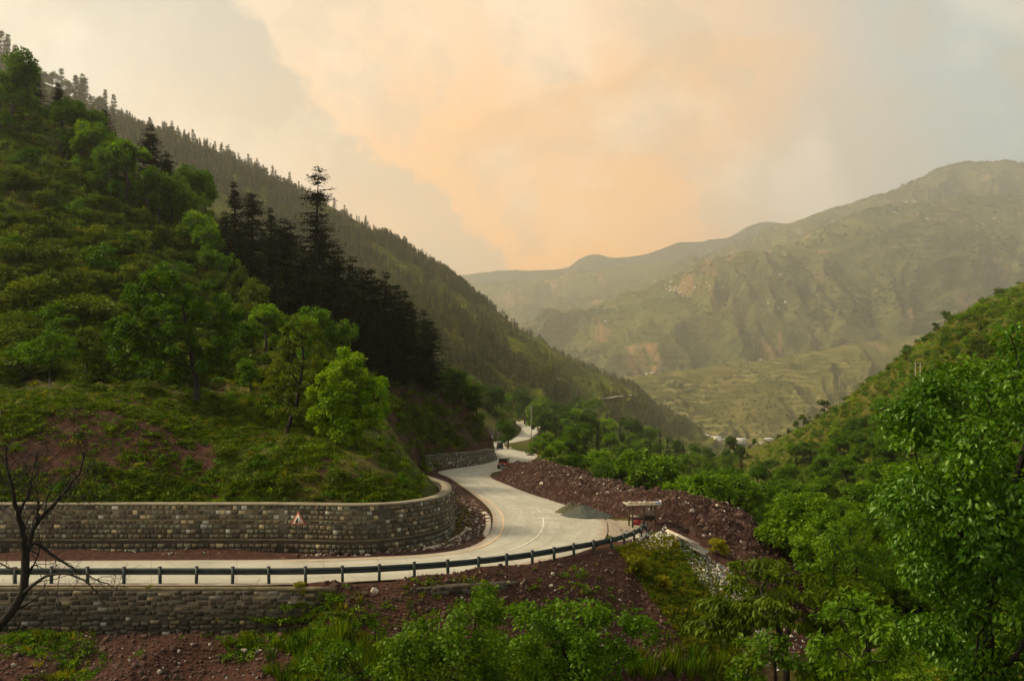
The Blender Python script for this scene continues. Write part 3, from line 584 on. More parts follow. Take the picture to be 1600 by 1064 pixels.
RM2 = [
 [(700, 620, 5200), (850, 600, 5200), (1000, 560, 5200), (1100, 520, 5200), (1250, 460, 5200), (1400, 420, 5200), (1600, 400, 5200), (1900, 400, 5200)],
 [(700, 560, 5600), (850, 520, 5600), (1000, 490, 5600), (1100, 450, 5600), (1250, 390, 5600), (1400, 355, 5600), (1600, 330, 5600), (1900, 340, 5600)],
 [(740, 500, 6100), (860, 487, 6100), (950, 462, 6100), (1050, 418, 6100), (1110, 400, 6100), (1240, 346, 6000), (1330, 318, 5950), (1390, 303, 5900), (1440, 280, 5900), (1480, 259, 5900), (1545, 254, 5900), (1600, 260, 5900), (1700, 275, 5900), (1900, 330, 5900)]]
RM2[0] = [RM2[0][min(int(i * 8 / 14), 7)] for i in range(14)]; RM2[1] = [RM2[1][min(int(i * 8 / 14), 7)] for i in range(14)]
xsM = [p[0] for p in RM2[2]]
r0 = [(700, 620), (850, 600), (1000, 560), (1100, 520), (1250, 460), (1400, 420), (1600, 400), (1900, 400)]; r1 = [(700, 560), (850, 520), (1000, 490), (1100, 450), (1250, 390), (1400, 355), (1600, 330), (1900, 360)]
RM2 = [[(x, float(np.interp(x, [a for a, b in r0], [b for a, b in r0])), 5200) for x in xsM], [(x, float(np.interp(x, [a for a, b in r1], [b for a, b in r1])), 5600) for x in xsM], RM2[2]]
A_M2 = loft('mountain', RM2, 380, 110, M['mountain'], 'highest hazy mountain with a rounded summit at the right', gully=170, gs=480, seed=22, fine=24)
RM3 = [
 [(600, 640, 5700), (760, 620, 5700), (850, 600, 5700), (950, 600, 5700), (1050, 560, 5700), (1150, 560, 5700)],
 [(600, 540, 6150), (760, 500, 6150), (850, 495, 6150), (950, 480, 6150), (1050, 460, 6150), (1150, 450, 6150)],
 [(600, 455, 6600), (760, 443, 6600), (850, 438, 6600), (950, 419, 6600), (1040, 412, 6600), (1150, 410, 6600)]]
A_M3 = loft('mountain', RM3, 220, 60, M['mountain'], 'low middle ridge fading in warm haze', gully=110, gs=600, seed=30, fine=30)
xs4 = [500, 650, 725, 765, 850, 885, 905, 928, 965, 1010, 1060, 1100, 1140, 1165, 1190, 1225, 1300, 1450]
ys4 = [440, 436, 430, 424, 423, 419, 406, 398, 402, 396, 380, 378, 370, 356, 349, 350, 356, 380]
RM4 = [[(x, 560, 6700) for x in xs4], [(x, (y + 560) / 2, 7100) for x, y in zip(xs4, ys4)], [(x, y, 7500) for x, y in zip(xs4, ys4)]]
A_M4 = loft('mountain', RM4, 460, 40, M['far_mountain'], 'farthest blue-grey ridge on the skyline', back=700, gully=90, gs=600, seed=37, fine=30)
# low ground under everything, out to the horizon
nb = 60; bx = np.linspace(-7500, 7500, nb); by = np.linspace(-1500, 8150, nb); BX, BY = np.meshgrid(bx, by); BZ = -330 - 60 * sstep(BY, 500, 2500) + fbm(BX, BY, 900, 3, 5) * 30 - 40
link('terrain', make_mesh('terrain', np.stack([BX, BY, BZ], -1).reshape(-1, 3), gridfaces(nb, nb), M['terraced'], True), kind='structure', label='low valley ground under the hills')

# ================================================================== built things
M['mortar'] = simple('mortar', (0.075, 0.062, 0.046), 0.95, var=0.4, scale=1.5, bump=0.5)
M['stone'] = simple('stone', (1, 1, 1), 0.9, var=0.35, scale=4, tint=True, bump=0.5)
M['concrete'] = simple('concrete', (0.34, 0.30, 0.24), 0.9, var=0.35, scale=1.3, bump=0.3)
M['coping'] = simple('coping', (0.20, 0.17, 0.12), 0.9, var=0.4, scale=1.2, bump=0.3)
M['band'] = simple('band', (0.135, 0.105, 0.06), 0.95, var=0.5, scale=1.6, bump=0.4)
M['paint'] = simple('paint', (1, 1, 1), 0.6, var=0.3, scale=5, tint=True)
M['rail'] = simple('rail', (0.026, 0.036, 0.034), 0.5, 0.35, var=0.35, scale=2.2)
M['wood'] = simple('wood', (1, 1, 1), 0.85, var=0.4, scale=5, tint=True, bump=0.3)
def offset_path(p, d):
    t = np.gradient(p[:, :2], axis=0); t /= np.linalg.norm(t, axis=1)[:, None]; q = p.copy(); q[:, 0] += t[:, 1] * d; q[:, 1] -= t[:, 0] * d; return q
def strip(mb, p, prof, closed=True, col=None):
    """sweep a profile [(outward offset, height)] along path p"""
    hs = prof if callable(prof) else (lambda i: prof); rows = []
    t = np.gradient(p[:, :2], axis=0); t /= np.linalg.norm(t, axis=1)[:, None]
    for i in range(len(p)):
        rows.append([(p[i, 0] + t[i, 1] * o, p[i, 1] - t[i, 0] * o, p[i, 2] + h) for o, h in hs(i)])
    m = len(rows[0]); V = np.array(rows).reshape(-1, 3); f = [(i * m + j, i * m + (j + 1) % m, (i + 1) * m + (j + 1) % m, (i + 1) * m + j) for i in range(len(p) - 1) for j in range(m if closed else m - 1)]
    if closed: f += [tuple(range(m))[::-1], tuple((len(p) - 1) * m + j for j in range(m))]
    mb.add(V, f, col)
def stone_col(r, rough=0.0):
    k = r.random()
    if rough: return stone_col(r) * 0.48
    if k < 0.045: return np.array((0.42, 0.33, 0.19)) * r.uniform(.7, 1.15)
    if k < 0.085: return np.array((0.38, 0.37, 0.31)) * r.uniform(.7, 1.1)
    if k < 0.5: return np.array((0.115, 0.108, 0.074)) * r.uniform(.45, 1.5)
    return np.array((0.125, 0.096, 0.058)) * r.uniform(.4, 1.4)
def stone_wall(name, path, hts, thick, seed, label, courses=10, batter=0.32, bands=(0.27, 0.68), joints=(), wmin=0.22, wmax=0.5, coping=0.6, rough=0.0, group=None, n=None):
    p0 = np.array(path, float); pp = catmull(np.hstack([p0, np.array(hts, float)[:, None]]), n or int(len(p0) * 14)); p = pp[:, :3]; H = pp[:, 3]; r = np.random.default_rng(seed)
    root = empty(name, tuple(p[len(p) // 2]), 0.0, label=label, cat='stone wall', group=group); o0 = np.array(root.location)
    pl = p - o0; mb = MB(); strip(mb, pl, lambda i: [(batter, -0.5), (0, H[i]), (-thick, H[i]), (-thick - 0.1, -0.6)]); mb.build('masonry', M['mortar'], root)
    s = np.concatenate([[0], np.cumsum(np.linalg.norm(np.diff(p, axis=0), axis=1))]); mb = MB(); tt = np.gradient(pl, axis=0); tt /= np.linalg.norm(tt, axis=1)[:, None]
    def at(u_):
        q = np.array([np.interp(u_, s, pl[:, k]) for k in range(3)]); t = unit(np.array([np.interp(u_, s, tt[:, k]) for k in range(3)])); return q, t, np.interp(u_, s, H)
    for c in range(courses):
        f0, f1 = (c + 0.06) / courses, (c + 0.94) / courses; u_ = r.uniform(0, .3)
        if any(abs((c + .5) / courses - b) < 0.22 / courses for b in bands): continue
        while u_ < s[-1] - 0.1:
            w = r.uniform(wmin, wmax) * (1 + rough * r.uniform(-.3, .6)); q, t, h = at(u_ + w / 2); u_ += w * r.uniform(1.0, 1.12)
            if r.random() < 0.04 + rough * 0.08 or any(abs(u_ - w / 2 - j) < 0.22 for j in joints): continue
            fm = (f0 + f1) / 2 + rough * r.uniform(-.35, .35) / courses; hh = h * (f1 - f0) * r.uniform(.78, 1.0); nrm = np.array([t[1], -t[0], 0.0]); nrm /= np.linalg.norm(nrm)
            b0 = batter * (1 - fm); cc = q + nrm * (b0 + 0.0) + np.array([0, 0, h * fm]); pr = r.uniform(0.035, 0.10); w2, h2 = w * 0.46, hh / 2; a = r.uniform(.68, .86)
            up = unit(np.array([0, 0, 1.0]) - nrm * (batter / h)); V = []
            for dd, sc in ((-0.08, 1.0), (pr * .55, 1.0), (pr, a)):
                for sx, sz in ((-1, -1), (1, -1), (1, 1), (-1, 1)): V.append(cc + nrm * dd + t * sx * w2 * sc * r.uniform(.88, 1.05) + up * sz * h2 * sc * r.uniform(.85, 1.05))
            f = [(8, 9, 10, 11)] + [(k * 4 + j, k * 4 + (j + 1) % 4, k * 4 + 4 + (j + 1) % 4, k * 4 + 4 + j) for k in range(2) for j in range(4)]
            mb.add(V, f, stone_col(r, rough))
    mb.build('stone_facing', M['stone'], root)
    if coping:
        mb = MB(); strip(mb, pl, lambda i: [(0.07, H[i] - 0.01), (0.07, H[i] + 0.10), (-coping, H[i] + 0.10), (-coping, H[i] - 0.01)]); mb.build('coping', M['coping'], root)
    for b in bands:
        mb = MB(); strip(mb, pl, lambda i: [(batter * (1 - b) + 0.07, H[i] * b - .035), (batter * (1 - b) + 0.07, H[i] * b + .035), (batter * (1 - b) - .1, H[i] * b + .09), (batter * (1 - b) - .1, H[i] * b - .09)]); mb.build('string_course', M['band'], root)
    return root
hts1 = [3.06] * 6 + [3.05, 3.05, 3.0, 2.75, 2.45, 2.2]
Lw = L[:12]; Lw[0] = (-60, 54.6, -11.0); L1 = [(-62, 54.6, -11.0)] + L[1:12]
pth = catmull(np.array(L1, float), 200); sl = np.concatenate([[0], np.cumsum(np.linalg.norm(np.diff(pth, axis=0), axis=1))]); jx = [float(np.interp(xx, pth[:110, 0], sl[:110])) for xx in (-15.1, -8.6, -33.0)]
stone_wall('stone_retaining_wall', L1, hts1, 0.75, 7, 'long curved stone retaining wall with pale coping holding up the turf bank', joints=jx, n=190, coping=0.8)
stone_wall('stone_retaining_wall', L[15:20], [2.5, 2.5, 2.5, 2.5, 1.2], 0.6, 8, 'grey stone wall with one ledge at the foot of the reddish cut bank', courses=7, bands=(0.45,), batter=0.5, wmin=.3, wmax=.6)
w3 = stone_wall('stone_retaining_wall', [L[21], L[22], L[23], L[24]], [2.6, 4.4, 4.4, 3.2], 0.6, 9, 'far stone wall behind the blue and white painted panels', courses=9, bands=(), batter=0.4, wmin=.4, wmax=.8)
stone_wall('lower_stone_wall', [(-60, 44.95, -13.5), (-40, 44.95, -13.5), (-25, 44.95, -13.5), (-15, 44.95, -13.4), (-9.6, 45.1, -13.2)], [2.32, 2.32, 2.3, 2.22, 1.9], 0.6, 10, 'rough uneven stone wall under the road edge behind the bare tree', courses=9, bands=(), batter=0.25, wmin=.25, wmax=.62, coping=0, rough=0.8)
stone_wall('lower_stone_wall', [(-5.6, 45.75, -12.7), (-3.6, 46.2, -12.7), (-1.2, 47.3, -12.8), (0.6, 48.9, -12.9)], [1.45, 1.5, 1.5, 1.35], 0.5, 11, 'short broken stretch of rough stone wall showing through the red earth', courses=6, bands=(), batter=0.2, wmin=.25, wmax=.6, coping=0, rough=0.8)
# road slab edge above the lower wall
ed = MB(); pe = np.array([(x, 45.22, -11.03) for x in np.linspace(-60, -9.5, 40)]); strip(ed, pe, lambda i: [(0.22, -.20), (0.22, 0.02), (-0.1, 0.02), (-0.1, -.20)]); ed.build('kerb', M['band'], kind='structure', label='thin concrete edge of the road above the rough wall')
# guardrail
gp = catmull(np.array([(-62, 46.0, -11.0), (-40, 46.0, -11.0), PZ(0, 911, -11), PZ(250, 911, -11), PZ(440, 911, -11), PZ(540, 909, -11), PZ(620, 905, -11.03), PZ(700, 899, -11.08), PZ(765, 892, -11.15), PZ(830, 883, -11.22), PZ(900, 870, -11.35), PZ(946, 861, -11.42), PZ(978, 852, -11.45), PZ(1000, 842, -11.48), PZ(1009, 835, -11.5)]), 400)
gs_ = np.concatenate([[0], np.cumsum(np.linalg.norm(np.diff(gp, axis=0), axis=1))]); ge = empty('guardrail', tuple(gp[200]), label='dark green metal guardrail along the outer edge of the bend', cat='guardrail'); g0 = gp[200]; gl_ = gp - g0
prof = [(-0.06, .46), (-0.10, .49), (-0.02, .555), (-0.02, .60), (-0.10, .645), (-0.02, .69), (-0.02, .735), (-0.10, .80), (-0.06, .83), (-0.045, .80), (0.02, .735), (0.02, .69), (-0.055, .645), (0.02, .60), (0.02, .555), (-0.045, .50)]
mb = MB(); strip(mb, gl_, lambda i: prof); mb.build('beam', M['rail'], ge)
r = np.random.default_rng(3); k = 0.6
while k < gs_[-1]:
    q = np.array([np.interp(k, gs_, gl_[:, j]) for j in range(3)]); q2 = np.array([np.interp(k + .2, gs_, gl_[:, j]) for j in range(3)]); a = math.atan2(q2[1] - q[1], q2[0] - q[0])
    mb = MB(); hh = 0.92 + r.uniform(-.02, .02); nx, ny = math.sin(a), -math.cos(a)
    mb.box((nx * .10, ny * .10, hh / 2 - .25), (.15, .11, hh + .5), a); mb.box((nx * .10, ny * .10, hh + .012), (.19, .15, .03), a); mb.box((nx * .04, ny * .04, .645), (.12, .08, .30), a)
    p_ = mb.build('post', M['rail'], ge); p_.location = q; p_.rotation_euler = (r.uniform(-.02, .02), r.uniform(-.02, .02), 0); k += 2.0 if k < gs_[-1] - 9 else 1.75

# warning sign
sx, sy = (466 - PXC) / PXF * 52.6, 52.6; sg = empty('warning_sign', (sx, sy, -11.03), R(4), label='triangular red-bordered warning sign of falling rocks before the wall', cat='road sign')
mb = MB(); mb.tube([(0, 0.03, -0.3), (0, 0.03, 2.75)], 0.03, 8); mb.build('pole', M['rail'], sg)
def tri(s): return [(-s * .5, -s * .289), (s * .5, -s * .289), (0, s * .577)]
mb = MB(); mb.prism([(a, b + 2.42) for a, b in tri(0.98)], -0.012, 0.0, (0.34, 0.085, 0.055)); mb.build('border', M['paint'], sg)
mb = MB(); mb.prism([(a, b + 2.42) for a, b in tri(0.68)], -0.018, -0.012, (0.62, 0.56, 0.46)); mb.build('face', M['paint'], sg)
mb = MB(); mb.prism([(-.20, 2.26), (.0, 2.26), (-.03, 2.40), (-.01, 2.50), (-.045, 2.62), (-.03, 2.70)], -0.024, -0.018, (0.01, 0.01, 0.01))
for a, b, c_ in ((.07, 2.44, .035), (.12, 2.36, .03), (.09, 2.29, .04), (.17, 2.28, .03)): mb.prism([(a + c_ * math.cos(t_), b + c_ * math.sin(t_)) for t_ in np.linspace(0, 6.28, 7)[:-1]], -0.024, -0.018, (0.01, 0.01, 0.01))
mb.build('falling_rocks_symbol', M['paint'], sg)

# jeeps
def jeep(loc, rz, body, roofc, label, sc=1.0):
    e = empty('jeep', loc, rz, label=label, cat='jeep'); e.scale = (sc,) * 3
    M['jp'] = M['paint']; dk = (0.02, 0.02, 0.02)
    mb = MB(); mb.prism([(-.78, .42), (.78, .42), (.80, .95), (.74, 1.06), (-.74, 1.06), (-.80, .95)], -0.35, 1.85, body); mb.box((0, .7, .46), (1.4, 3.4, .22), col=dk); mb.build('body', M['paint'], e)
    mb = MB(); mb.prism([(-.50, .50), (.50, .50), (.52, .95), (.40, 1.07), (-.40, 1.07), (-.52, .95)], -1.55, -0.36, body)
    for s_ in (-1, 1): mb.prism([(s_ * .50, .66), (s_ * .86, .66), (s_ * .86, .80), (s_ * .72, .90), (s_ * .50, .90)], -1.45, -0.40, body)
    mb.build('bonnet', M['paint'], e)
    mb = MB()
    for k_ in range(7): mb.box((-.27 + k_ * .09, -1.565, .80), (.035, .03, .30), col=dk)
    mb.box((0, -1.555, .80), (.68, .02, .34), col=(.10, .10, .09)); mb.build('grille', M['paint'], e)
    for s_ in (-1, 1):
        mb = MB(); mb.lathe([(.02, 0), (.10, .0), (.11, .05), (.06, .09)], (s_ * .40, -1.60, .84), 12, 'y', (.7, .68, .6)); mb.build('headlight', M['paint'], e)
    mb = MB(); mb.box((0, -1.72, .50), (1.6, .10, .16), col=(.05, .05, .05)); mb.build('bumper', M['paint'], e)
    mb = MB(); mb.box((0, -1.775, .51), (.36, .012, .11), col=(.6, .6, .55)); mb.build('number_plate', M['paint'], e)
    mb = MB(); mb.box((0, -.38, 1.10), (1.44, .05, .06), col=body); mb.box((0, -.30, 1.66), (1.44, .05, .06), col=body)
    for s_ in (-.71, 0, .71): mb.box((s_, -.34, 1.38), (.05, .05, .54), col=body)
    fr = mb.build('windscreen_frame', M['paint'], e); mb = MB(); mb.box((0, -.335, 1.38), (1.36, .012, .50), col=(.03, .035, .035)); mb.build('glass', M['rail'], fr)
    mb = MB(); mb.prism([(-.78, 1.70), (.78, 1.70), (.76, 1.80), (.4, 1.86), (-.4, 1.86), (-.76, 1.80)], -.45, 1.85, roofc)
    mb.build('canopy', M['paint'], e)
    for s_ in (-.74, .74):
        for y_ in (.45, 1.15, 1.8): mb = MB(); mb.box((s_, y_, 1.38), (.05, .05, .66), col=dk); mb.build('canopy_post', M['paint'], e)
    mb = MB(); mb.box((0, 1.84, 1.55), (1.5, .03, .34), col=roofc); mb.build('rear_curtain', M['paint'], e)
    for s_ in (-1, 1):
        for y_ in (-1.0, 1.3):
            mb = MB(); mb.lathe([(.22, -.11), (.36, -.11), (.38, -.05), (.38, .05), (.36, .11), (.22, .11)], (s_ * .70, y_, .38), 16, 'x', (.012, .012, .012)); wh = mb.build('wheel', M['paint'], e)
            mb = MB(); mb.lathe([(.05, -.06), (.22, -.10), (.22, .10), (.05, .06)], (s_ * .70, y_, .38), 12, 'x', (.25, .25, .24)); mb.build('rim', M['paint'], wh)
    mb = MB(); mb.lathe([(.12, 0), (.34, 0), (.34, .16), (.12, .16)], (0, 1.87, .95), 14, 'y', (.012, .012, .012)); mb.build('spare_wheel', M['paint'], e); return e
def on_road(px, py, f0=None):
    best = min(((abs(PXC + q[0] / q[1] * PXF - px) + 3 * abs(HOR - q[2] / q[1] * PXF - py)), i, f) for i in range(nr - 1) for f in np.linspace(0.02, .98, 25) for q in [roadpt(i, f)])
    return roadpt(best[1], best[2]), best[1], best[2]
q, ks, f_ = on_road(787, 732); jeep(tuple(q + np.array([0, 0, .01])), R(-8), (0.30, 0.035, 0.018), (.45, .40, .32), 'red open-sided jeep with a pale roof driving towards the bend', 1.06)
q, ks, f_ = on_road(781, 701); jeep(tuple(q + np.array([0, 0, .01])), R(176), (0.035, 0.045, 0.05), (.05, .05, .045), 'small dark jeep farther up the road beside the painted panels')

# wooden stall frame on the verge
hx, hy = (1003 - PXC) / PXF * 69.5, 69.5; hz = zg(hx, hy) - .05; st = empty('wooden_stall', (hx, hy, hz), R(6), label='open wooden roadside stall with plank roof at the rubble edge', cat='stall')
r = np.random.default_rng(12)
mb = MB()
for k_ in range(9): mb.box((-1.35 + k_ * .335, 0, 1.92 + r.uniform(-.02, .02)), (.31, 1.5, .05), col=np.array((.33, .29, .22)) * r.uniform(.7, 1.2))
mb.box((0, -.76, 1.87), (3.0, .05, .13), col=(.36, .32, .24)); ro = mb.build('roof', M['wood'], st); mb = MB()

for k_ in range(3): mb = MB(); mb.tube([(-1.2 + k_ * .8, -.5, 2.0), (-.3 + k_ * .8, -.3, 2.0)], .05, 6, (.50, .36, .26)); mb.build('loose_pole', M['wood'], ro)
for c_, s_, k_ in (((-1.15, -.5, 2.05), (.16, .2, .2), (.55, .45, .36)), ((.1, -.5, 2.05), (.14, .2, .2), (.55, .45, .36)), ((1.22, -.4, 2.02), (.30, .3, .14), (.25, .28, .42)), ((1.47, -.4, 2.05), (.12, .3, .28), (.6, .58, .54))): mb = MB(); mb.box(c_, s_, col=k_); mb.build('roof_weight', M['wood'], ro)
for a, b in ((-.95, -.6), (.95, -.6), (.0, -.6), (-.95, .6), (.95, .6)): mb = MB(); mb.box((a, b, .9), (.11, .11, 2.0), col=(.07, .05, .035)); mb.build('post', M['wood'], st)
mb = MB(); mb.box((-.48, 0, .82), (.92, 1.1, .06), col=(.24, .19, .14)); mb.box((-.48, -.56, .72), (.92, .05, .16), col=(.05, .035, .03)); mb.build('shelf', M['wood'], st)
mb = MB(); mb.box((.48, .1, 1.12), (.92, .9, .06), col=(.26, .20, .15)); mb.box((.48, -.56, .78), (.92, .05, .42), col=(.02, .015, .012)); mb.build('counter', M['wood'], st)
mb = MB(); mb.box((-.62, -.60, .42), (.66, .05, .46), col=(.26, .03, .025)); mb.build('front_panel', M['paint'], st)

# gravel piles
def cone(px, py, Y, wpx, hpx, c, label, seed, sq=0.75, group=None):
    x = (px - PXC) / PXF * Y; z0 = (HOR - py) / PXF * Y; w = wpx / PXF * Y / 2; h = hpx / PXF * Y; a = np.linspace(0, 2 * math.pi, 49)[:-1]; V = []
    rr = np.linspace(0, 1.12, 16); r = np.random.default_rng(seed); F = []
    for i, q_ in enumerate(rr):
        for t_ in a:
            k_ = 1 + .10 * math.sin(3 * t_ + seed) + .05 * math.sin(7 * t_); hh = h * (max(0, 1 - q_) ** 1.12) + (r.uniform(-.09, .09) * min(1, h) if q_ < 1 else -.12); V.append((w * q_ * k_ * math.cos(t_), w * sq * q_ * k_ * math.sin(t_), hh - .0))
    n_ = len(a)
    for i in range(len(rr) - 1):
        for j in range(n_): F.append((i * n_ + j, (i + 1) * n_ + j, (i + 1) * n_ + (j + 1) % n_, i * n_ + (j + 1) % n_))
    o = link('gravel_heap', make_mesh('gravel_heap', V, np.array(F), c, True), label=label, cat='gravel pile', group=group); o.location = (x, Y, z0); return o
M['gravel'] = simple('gravel', (0.075, 0.080, 0.068), 0.95, var=0.7, scale=9, bump=0.9); M['gravel_warm'] = simple('gravel_warm', (0.095, 0.085, 0.05), 0.95, var=0.7, scale=9, bump=0.9)
M['gravel_dark'] = simple('gravel_dark', (0.06, 0.055, 0.05), 0.95, var=0.6, scale=9, bump=0.9)
cone(912, 805, 76, 74, 17, M['gravel'], 'front grey gravel pile tipped on the outer edge of the road', 1); cone(893, 800, 79, 56, 17, M['gravel_warm'], 'browner gravel pile half hidden behind the grey one', 2)
cone(829, 713.5, 195, 24, 6.0, M['gravel_dark'], 'small dark gravel pile far up the road on the verge', 3)
cone(1023, 838, 64, 66, 26, simple('earth', (0.048, 0.022, 0.016), 0.95, var=0.5, scale=5, bump=0.9), 'low mound of red-brown earth in front of the wooden stall', 4, 0.6)

# rubble heap between road and valley
def rubblemat():
    m = bpy.data.materials.new('rubble'); m.use_nodes = True; t = NT(m.node_tree); pos = t.n('ShaderNodeNewGeometry').outputs['Position']
    n1 = t.noise(pos, 0.8, 5, 0.65); n2 = t.noise(pos, 5, 5, 0.75); vo = t.n('ShaderNodeTexVoronoi'); t.set(vo.inputs['Vector'], pos); vo.inputs['Scale'].default_value = 3.4
    c = t.ramp(n1, (0.3, (0.020, 0.0085, 0.0065)), (0.55, (0.042, 0.019, 0.0145)), (0.75, (0.072, 0.037, 0.027)))
    c = t.mix(t.step(n2, 0.58, 0.75), c, (0.12, 0.075, 0.055)); c = t.mix(t.math('MULTIPLY', t.step(t.n('ShaderNodeSeparateColor', i0=vo.outputs['Color']).outputs[0], 0.80, 0.9), 0.5), c, (0.13, 0.085, 0.065))
    b = t.n('ShaderNodeBsdfPrincipled', in_Base_Color=c, in_Roughness=0.95); b.inputs['Specular IOR Level'].default_value = 0.1
    t.set(b.inputs['Normal'], t.n('ShaderNodeBump', in_Strength=1.0, in_Distance=0.25, in_Height=t.math('ADD', n2, t.math('MULTIPLY', vo.outputs['Distance'], -0.8)))); t.n('ShaderNodeOutputMaterial', i0=b); return m
M['rubble'] = rubblemat()
HEAP = [(-3.6, 127.0), (-1.5, 121), (0.2, 113), (2.2, 101), (5.2, 88.5), (8.2, 80), (9.6, 75.5), (11.6, 71.2), (14.6, 69.0), (17.6, 66.2), (19.8, 63.2), (21.4, 58.5), (24, 56), (27.5, 60), (29.5, 66), (29.6, 75), (27.6, 85), (22, 96), (15.5, 111), (9.0, 127), (5.5, 135), (1, 136), (-2.2, 131)]
hx_ = np.arange(-5, 31, .22); hy_ = np.arange(54, 138, .26); HXg, HYg = np.meshgrid(hx_, hy_); inH = inside(HXg, HYg, HEAP); dH = polydist(HXg, HYg, HEAP + HEAP[:1]) * np.where(inH, 1, -1)
zb = zgv(HXg, HYg); hmax = np.interp(HYg, [56, 66, 74, 84, 100, 116, 126, 138], [.35, .5, .75, 1.05, 1.35, 2.0, 1.9, 1.2])
hp_ = hmax * sstep(dH, 0, 3.6) * (0.85 + .35 * fbm(HXg, HYg, 6, 2, 91)) + (fbm(HXg, HYg, 2.4, 4, 92, 0.6, True) * .50 + fbm(HXg, HYg, 0.7, 2, 97) * .14) * sstep(dH, 0, 1.4) * np.interp(HYg, [60, 75], [.5, 1])
zz = zb + np.where(dH > -0.5, hp_ + .04, -.35); use = dH > -0.6
fid = np.arange(HXg.size).reshape(HXg.shape); fc = use[:-1, :-1] & use[1:, :-1] & use[:-1, 1:] & use[1:, 1:]
F = np.stack([fid[:-1, :-1], fid[:-1, 1:], fid[1:, 1:], fid[1:, :-1]], -1)[fc]; usedv = np.unique(F); remap = np.zeros(HXg.size, int); remap[usedv] = np.arange(len(usedv))
Vh = np.stack([HXg, HYg, zz], -1).reshape(-1, 3)[usedv]; link('rubble_heap', make_mesh('rubble_heap', Vh, remap[F], M['rubble'], True), label='long dark red-brown heap of landslide rubble between road and valley', cat='rubble heap')
HZ = zz
def heapz(x, y):
    i = np.clip(((y - hy_[0]) / .26).astype(int), 0, len(hy_) - 1); j = np.clip(((x - hx_[0]) / .22).astype(int), 0, len(hx_) - 1); return HZ[i, j]

# far parapet, poles, painted panels and roadside bits
a_, b_ = station(840, 669, 1), station(828, 684, 1); pr = RO[min(a_, b_):max(a_, b_)]; mb = MB(); strip(mb, pr - pr[0], lambda i: [(1.0, -.3), (1.0, 1.05), (.65, 1.05), (.65, -.3)]); o = mb.build('parapet', M['concrete'], label='pale concrete parapet on the outside of the farthest road bend', cat='parapet'); o.location = pr[0]
a_, b_ = station(832, 663, 1), station(812, 659, 1); pr = RO[min(a_, b_):max(a_, b_)]; mb = MB(); strip(mb, pr - pr[0], lambda i: [(.8, -.3), (.8, .8), (.5, .8), (.5, -.3)]); o = mb.build('parapet', M['concrete'], label='low grey parapet round the top of the farthest bend', cat='parapet'); o.location = pr[0]
def pole(px, py, Y, hpx, label, arms=1, twin=False, r_=.13):
    x = (px - PXC) / PXF * Y; z = zg(x, Y); h = max(5.0, (HOR - (py - hpx)) / PXF * Y - z); e = empty('utility_pole', (x, Y, z), R(20), label=label, cat='utility pole')
    for s_ in ((-.9, .9) if twin else (0,)):
        mb = MB(); mb.tube([(s_, 0, -.6), (s_, 0, h)], (r_, r_ * .7), 8, (.30, .27, .23)); mb.build('post', M['paint'], e)
    for k_ in range(arms):
        mb = MB(); mb.box((0, 0, h - .35 - k_ * .9), (2.6 if twin else 1.8, .12, .12), col=(.22, .2, .18)); ar = mb.build('crossarm', M['paint'], e); 
        for s_ in (-.8, 0, .8): mb = MB(); mb.lathe([(.04, 0), (.07, .05), (.05, .12), (.06, .2)], (s_ * (1.4 if twin else 1), 0, h - .29 - k_ * .9), 8, 'z', (.5, .48, .45)); mb.build('insulator', M['paint'], ar)
    return e
pole(830, 685, 300, 52, 'tall pale utility pole standing at the far road bend', 2); pole(1434, 600, 236, 34, 'twin-post power pole among the trees on the right-hand hill', 1, True)
pole(1312, 606, 350, 20, 'thin power mast on the ridge line of the right-hand hill', 1)
LQ = [np.array(L[22]), np.array(L[23]), np.array(L[24])]; blue = (.20, .30, .55); r = np.random.default_rng(31)
for k_, (u0, u1, lab) in enumerate(((.05, .52, 'left blue and white painted panel on the far roadside wall'), (.62, 1.0, 'right blue and white painted panel on the far roadside wall'))):
    A_, B_ = LQ[0] + (LQ[1] - LQ[0]) * u0, LQ[0] + (LQ[1] - LQ[0]) * u1; d_ = (B_ - A_); Ln = np.linalg.norm(d_[:2]); an = math.atan2(d_[1], d_[0]); e = empty('painted_panel', tuple(A_ + np.array([math.sin(an) * .85, -math.cos(an) * .85, 0.0])), an, label=lab, cat='painted panel')
    mb = MB(); mb.box((Ln / 2, 0, .95), (Ln, .12, 1.7), col=(.50, .53, .60)); mb.build('board', M['paint'], e); mb = MB(); x_ = .4
    while x_ < Ln - .6:
        w_ = r.uniform(.35, .9); mb.box((x_ + w_ / 2, -.07, 1.15 + r.uniform(-.1, .1)), (w_, .02, r.uniform(.25, .6)), col=blue)
        if r.random() < .6: mb.box((x_ + w_ / 2, -.07, .52), (w_ * .8, .02, .22), col=(.12, .22, .50))
        x_ += w_ + r.uniform(.15, .4)
    mb.build('painted_lettering', M['paint'], e)
M['rock'] = simple('rock', (0.30, 0.27, 0.23), 0.9, var=0.4, scale=3, bump=0.6); M['rock_red'] = simple('rock_red', (0.085, 0.046, 0.035), 0.9, var=0.45, scale=3, bump=0.6); M['rock_pale'] = simple('rock_pale', (0.42, 0.35, 0.27), 0.9, var=0.35, scale=3, bump=0.5)

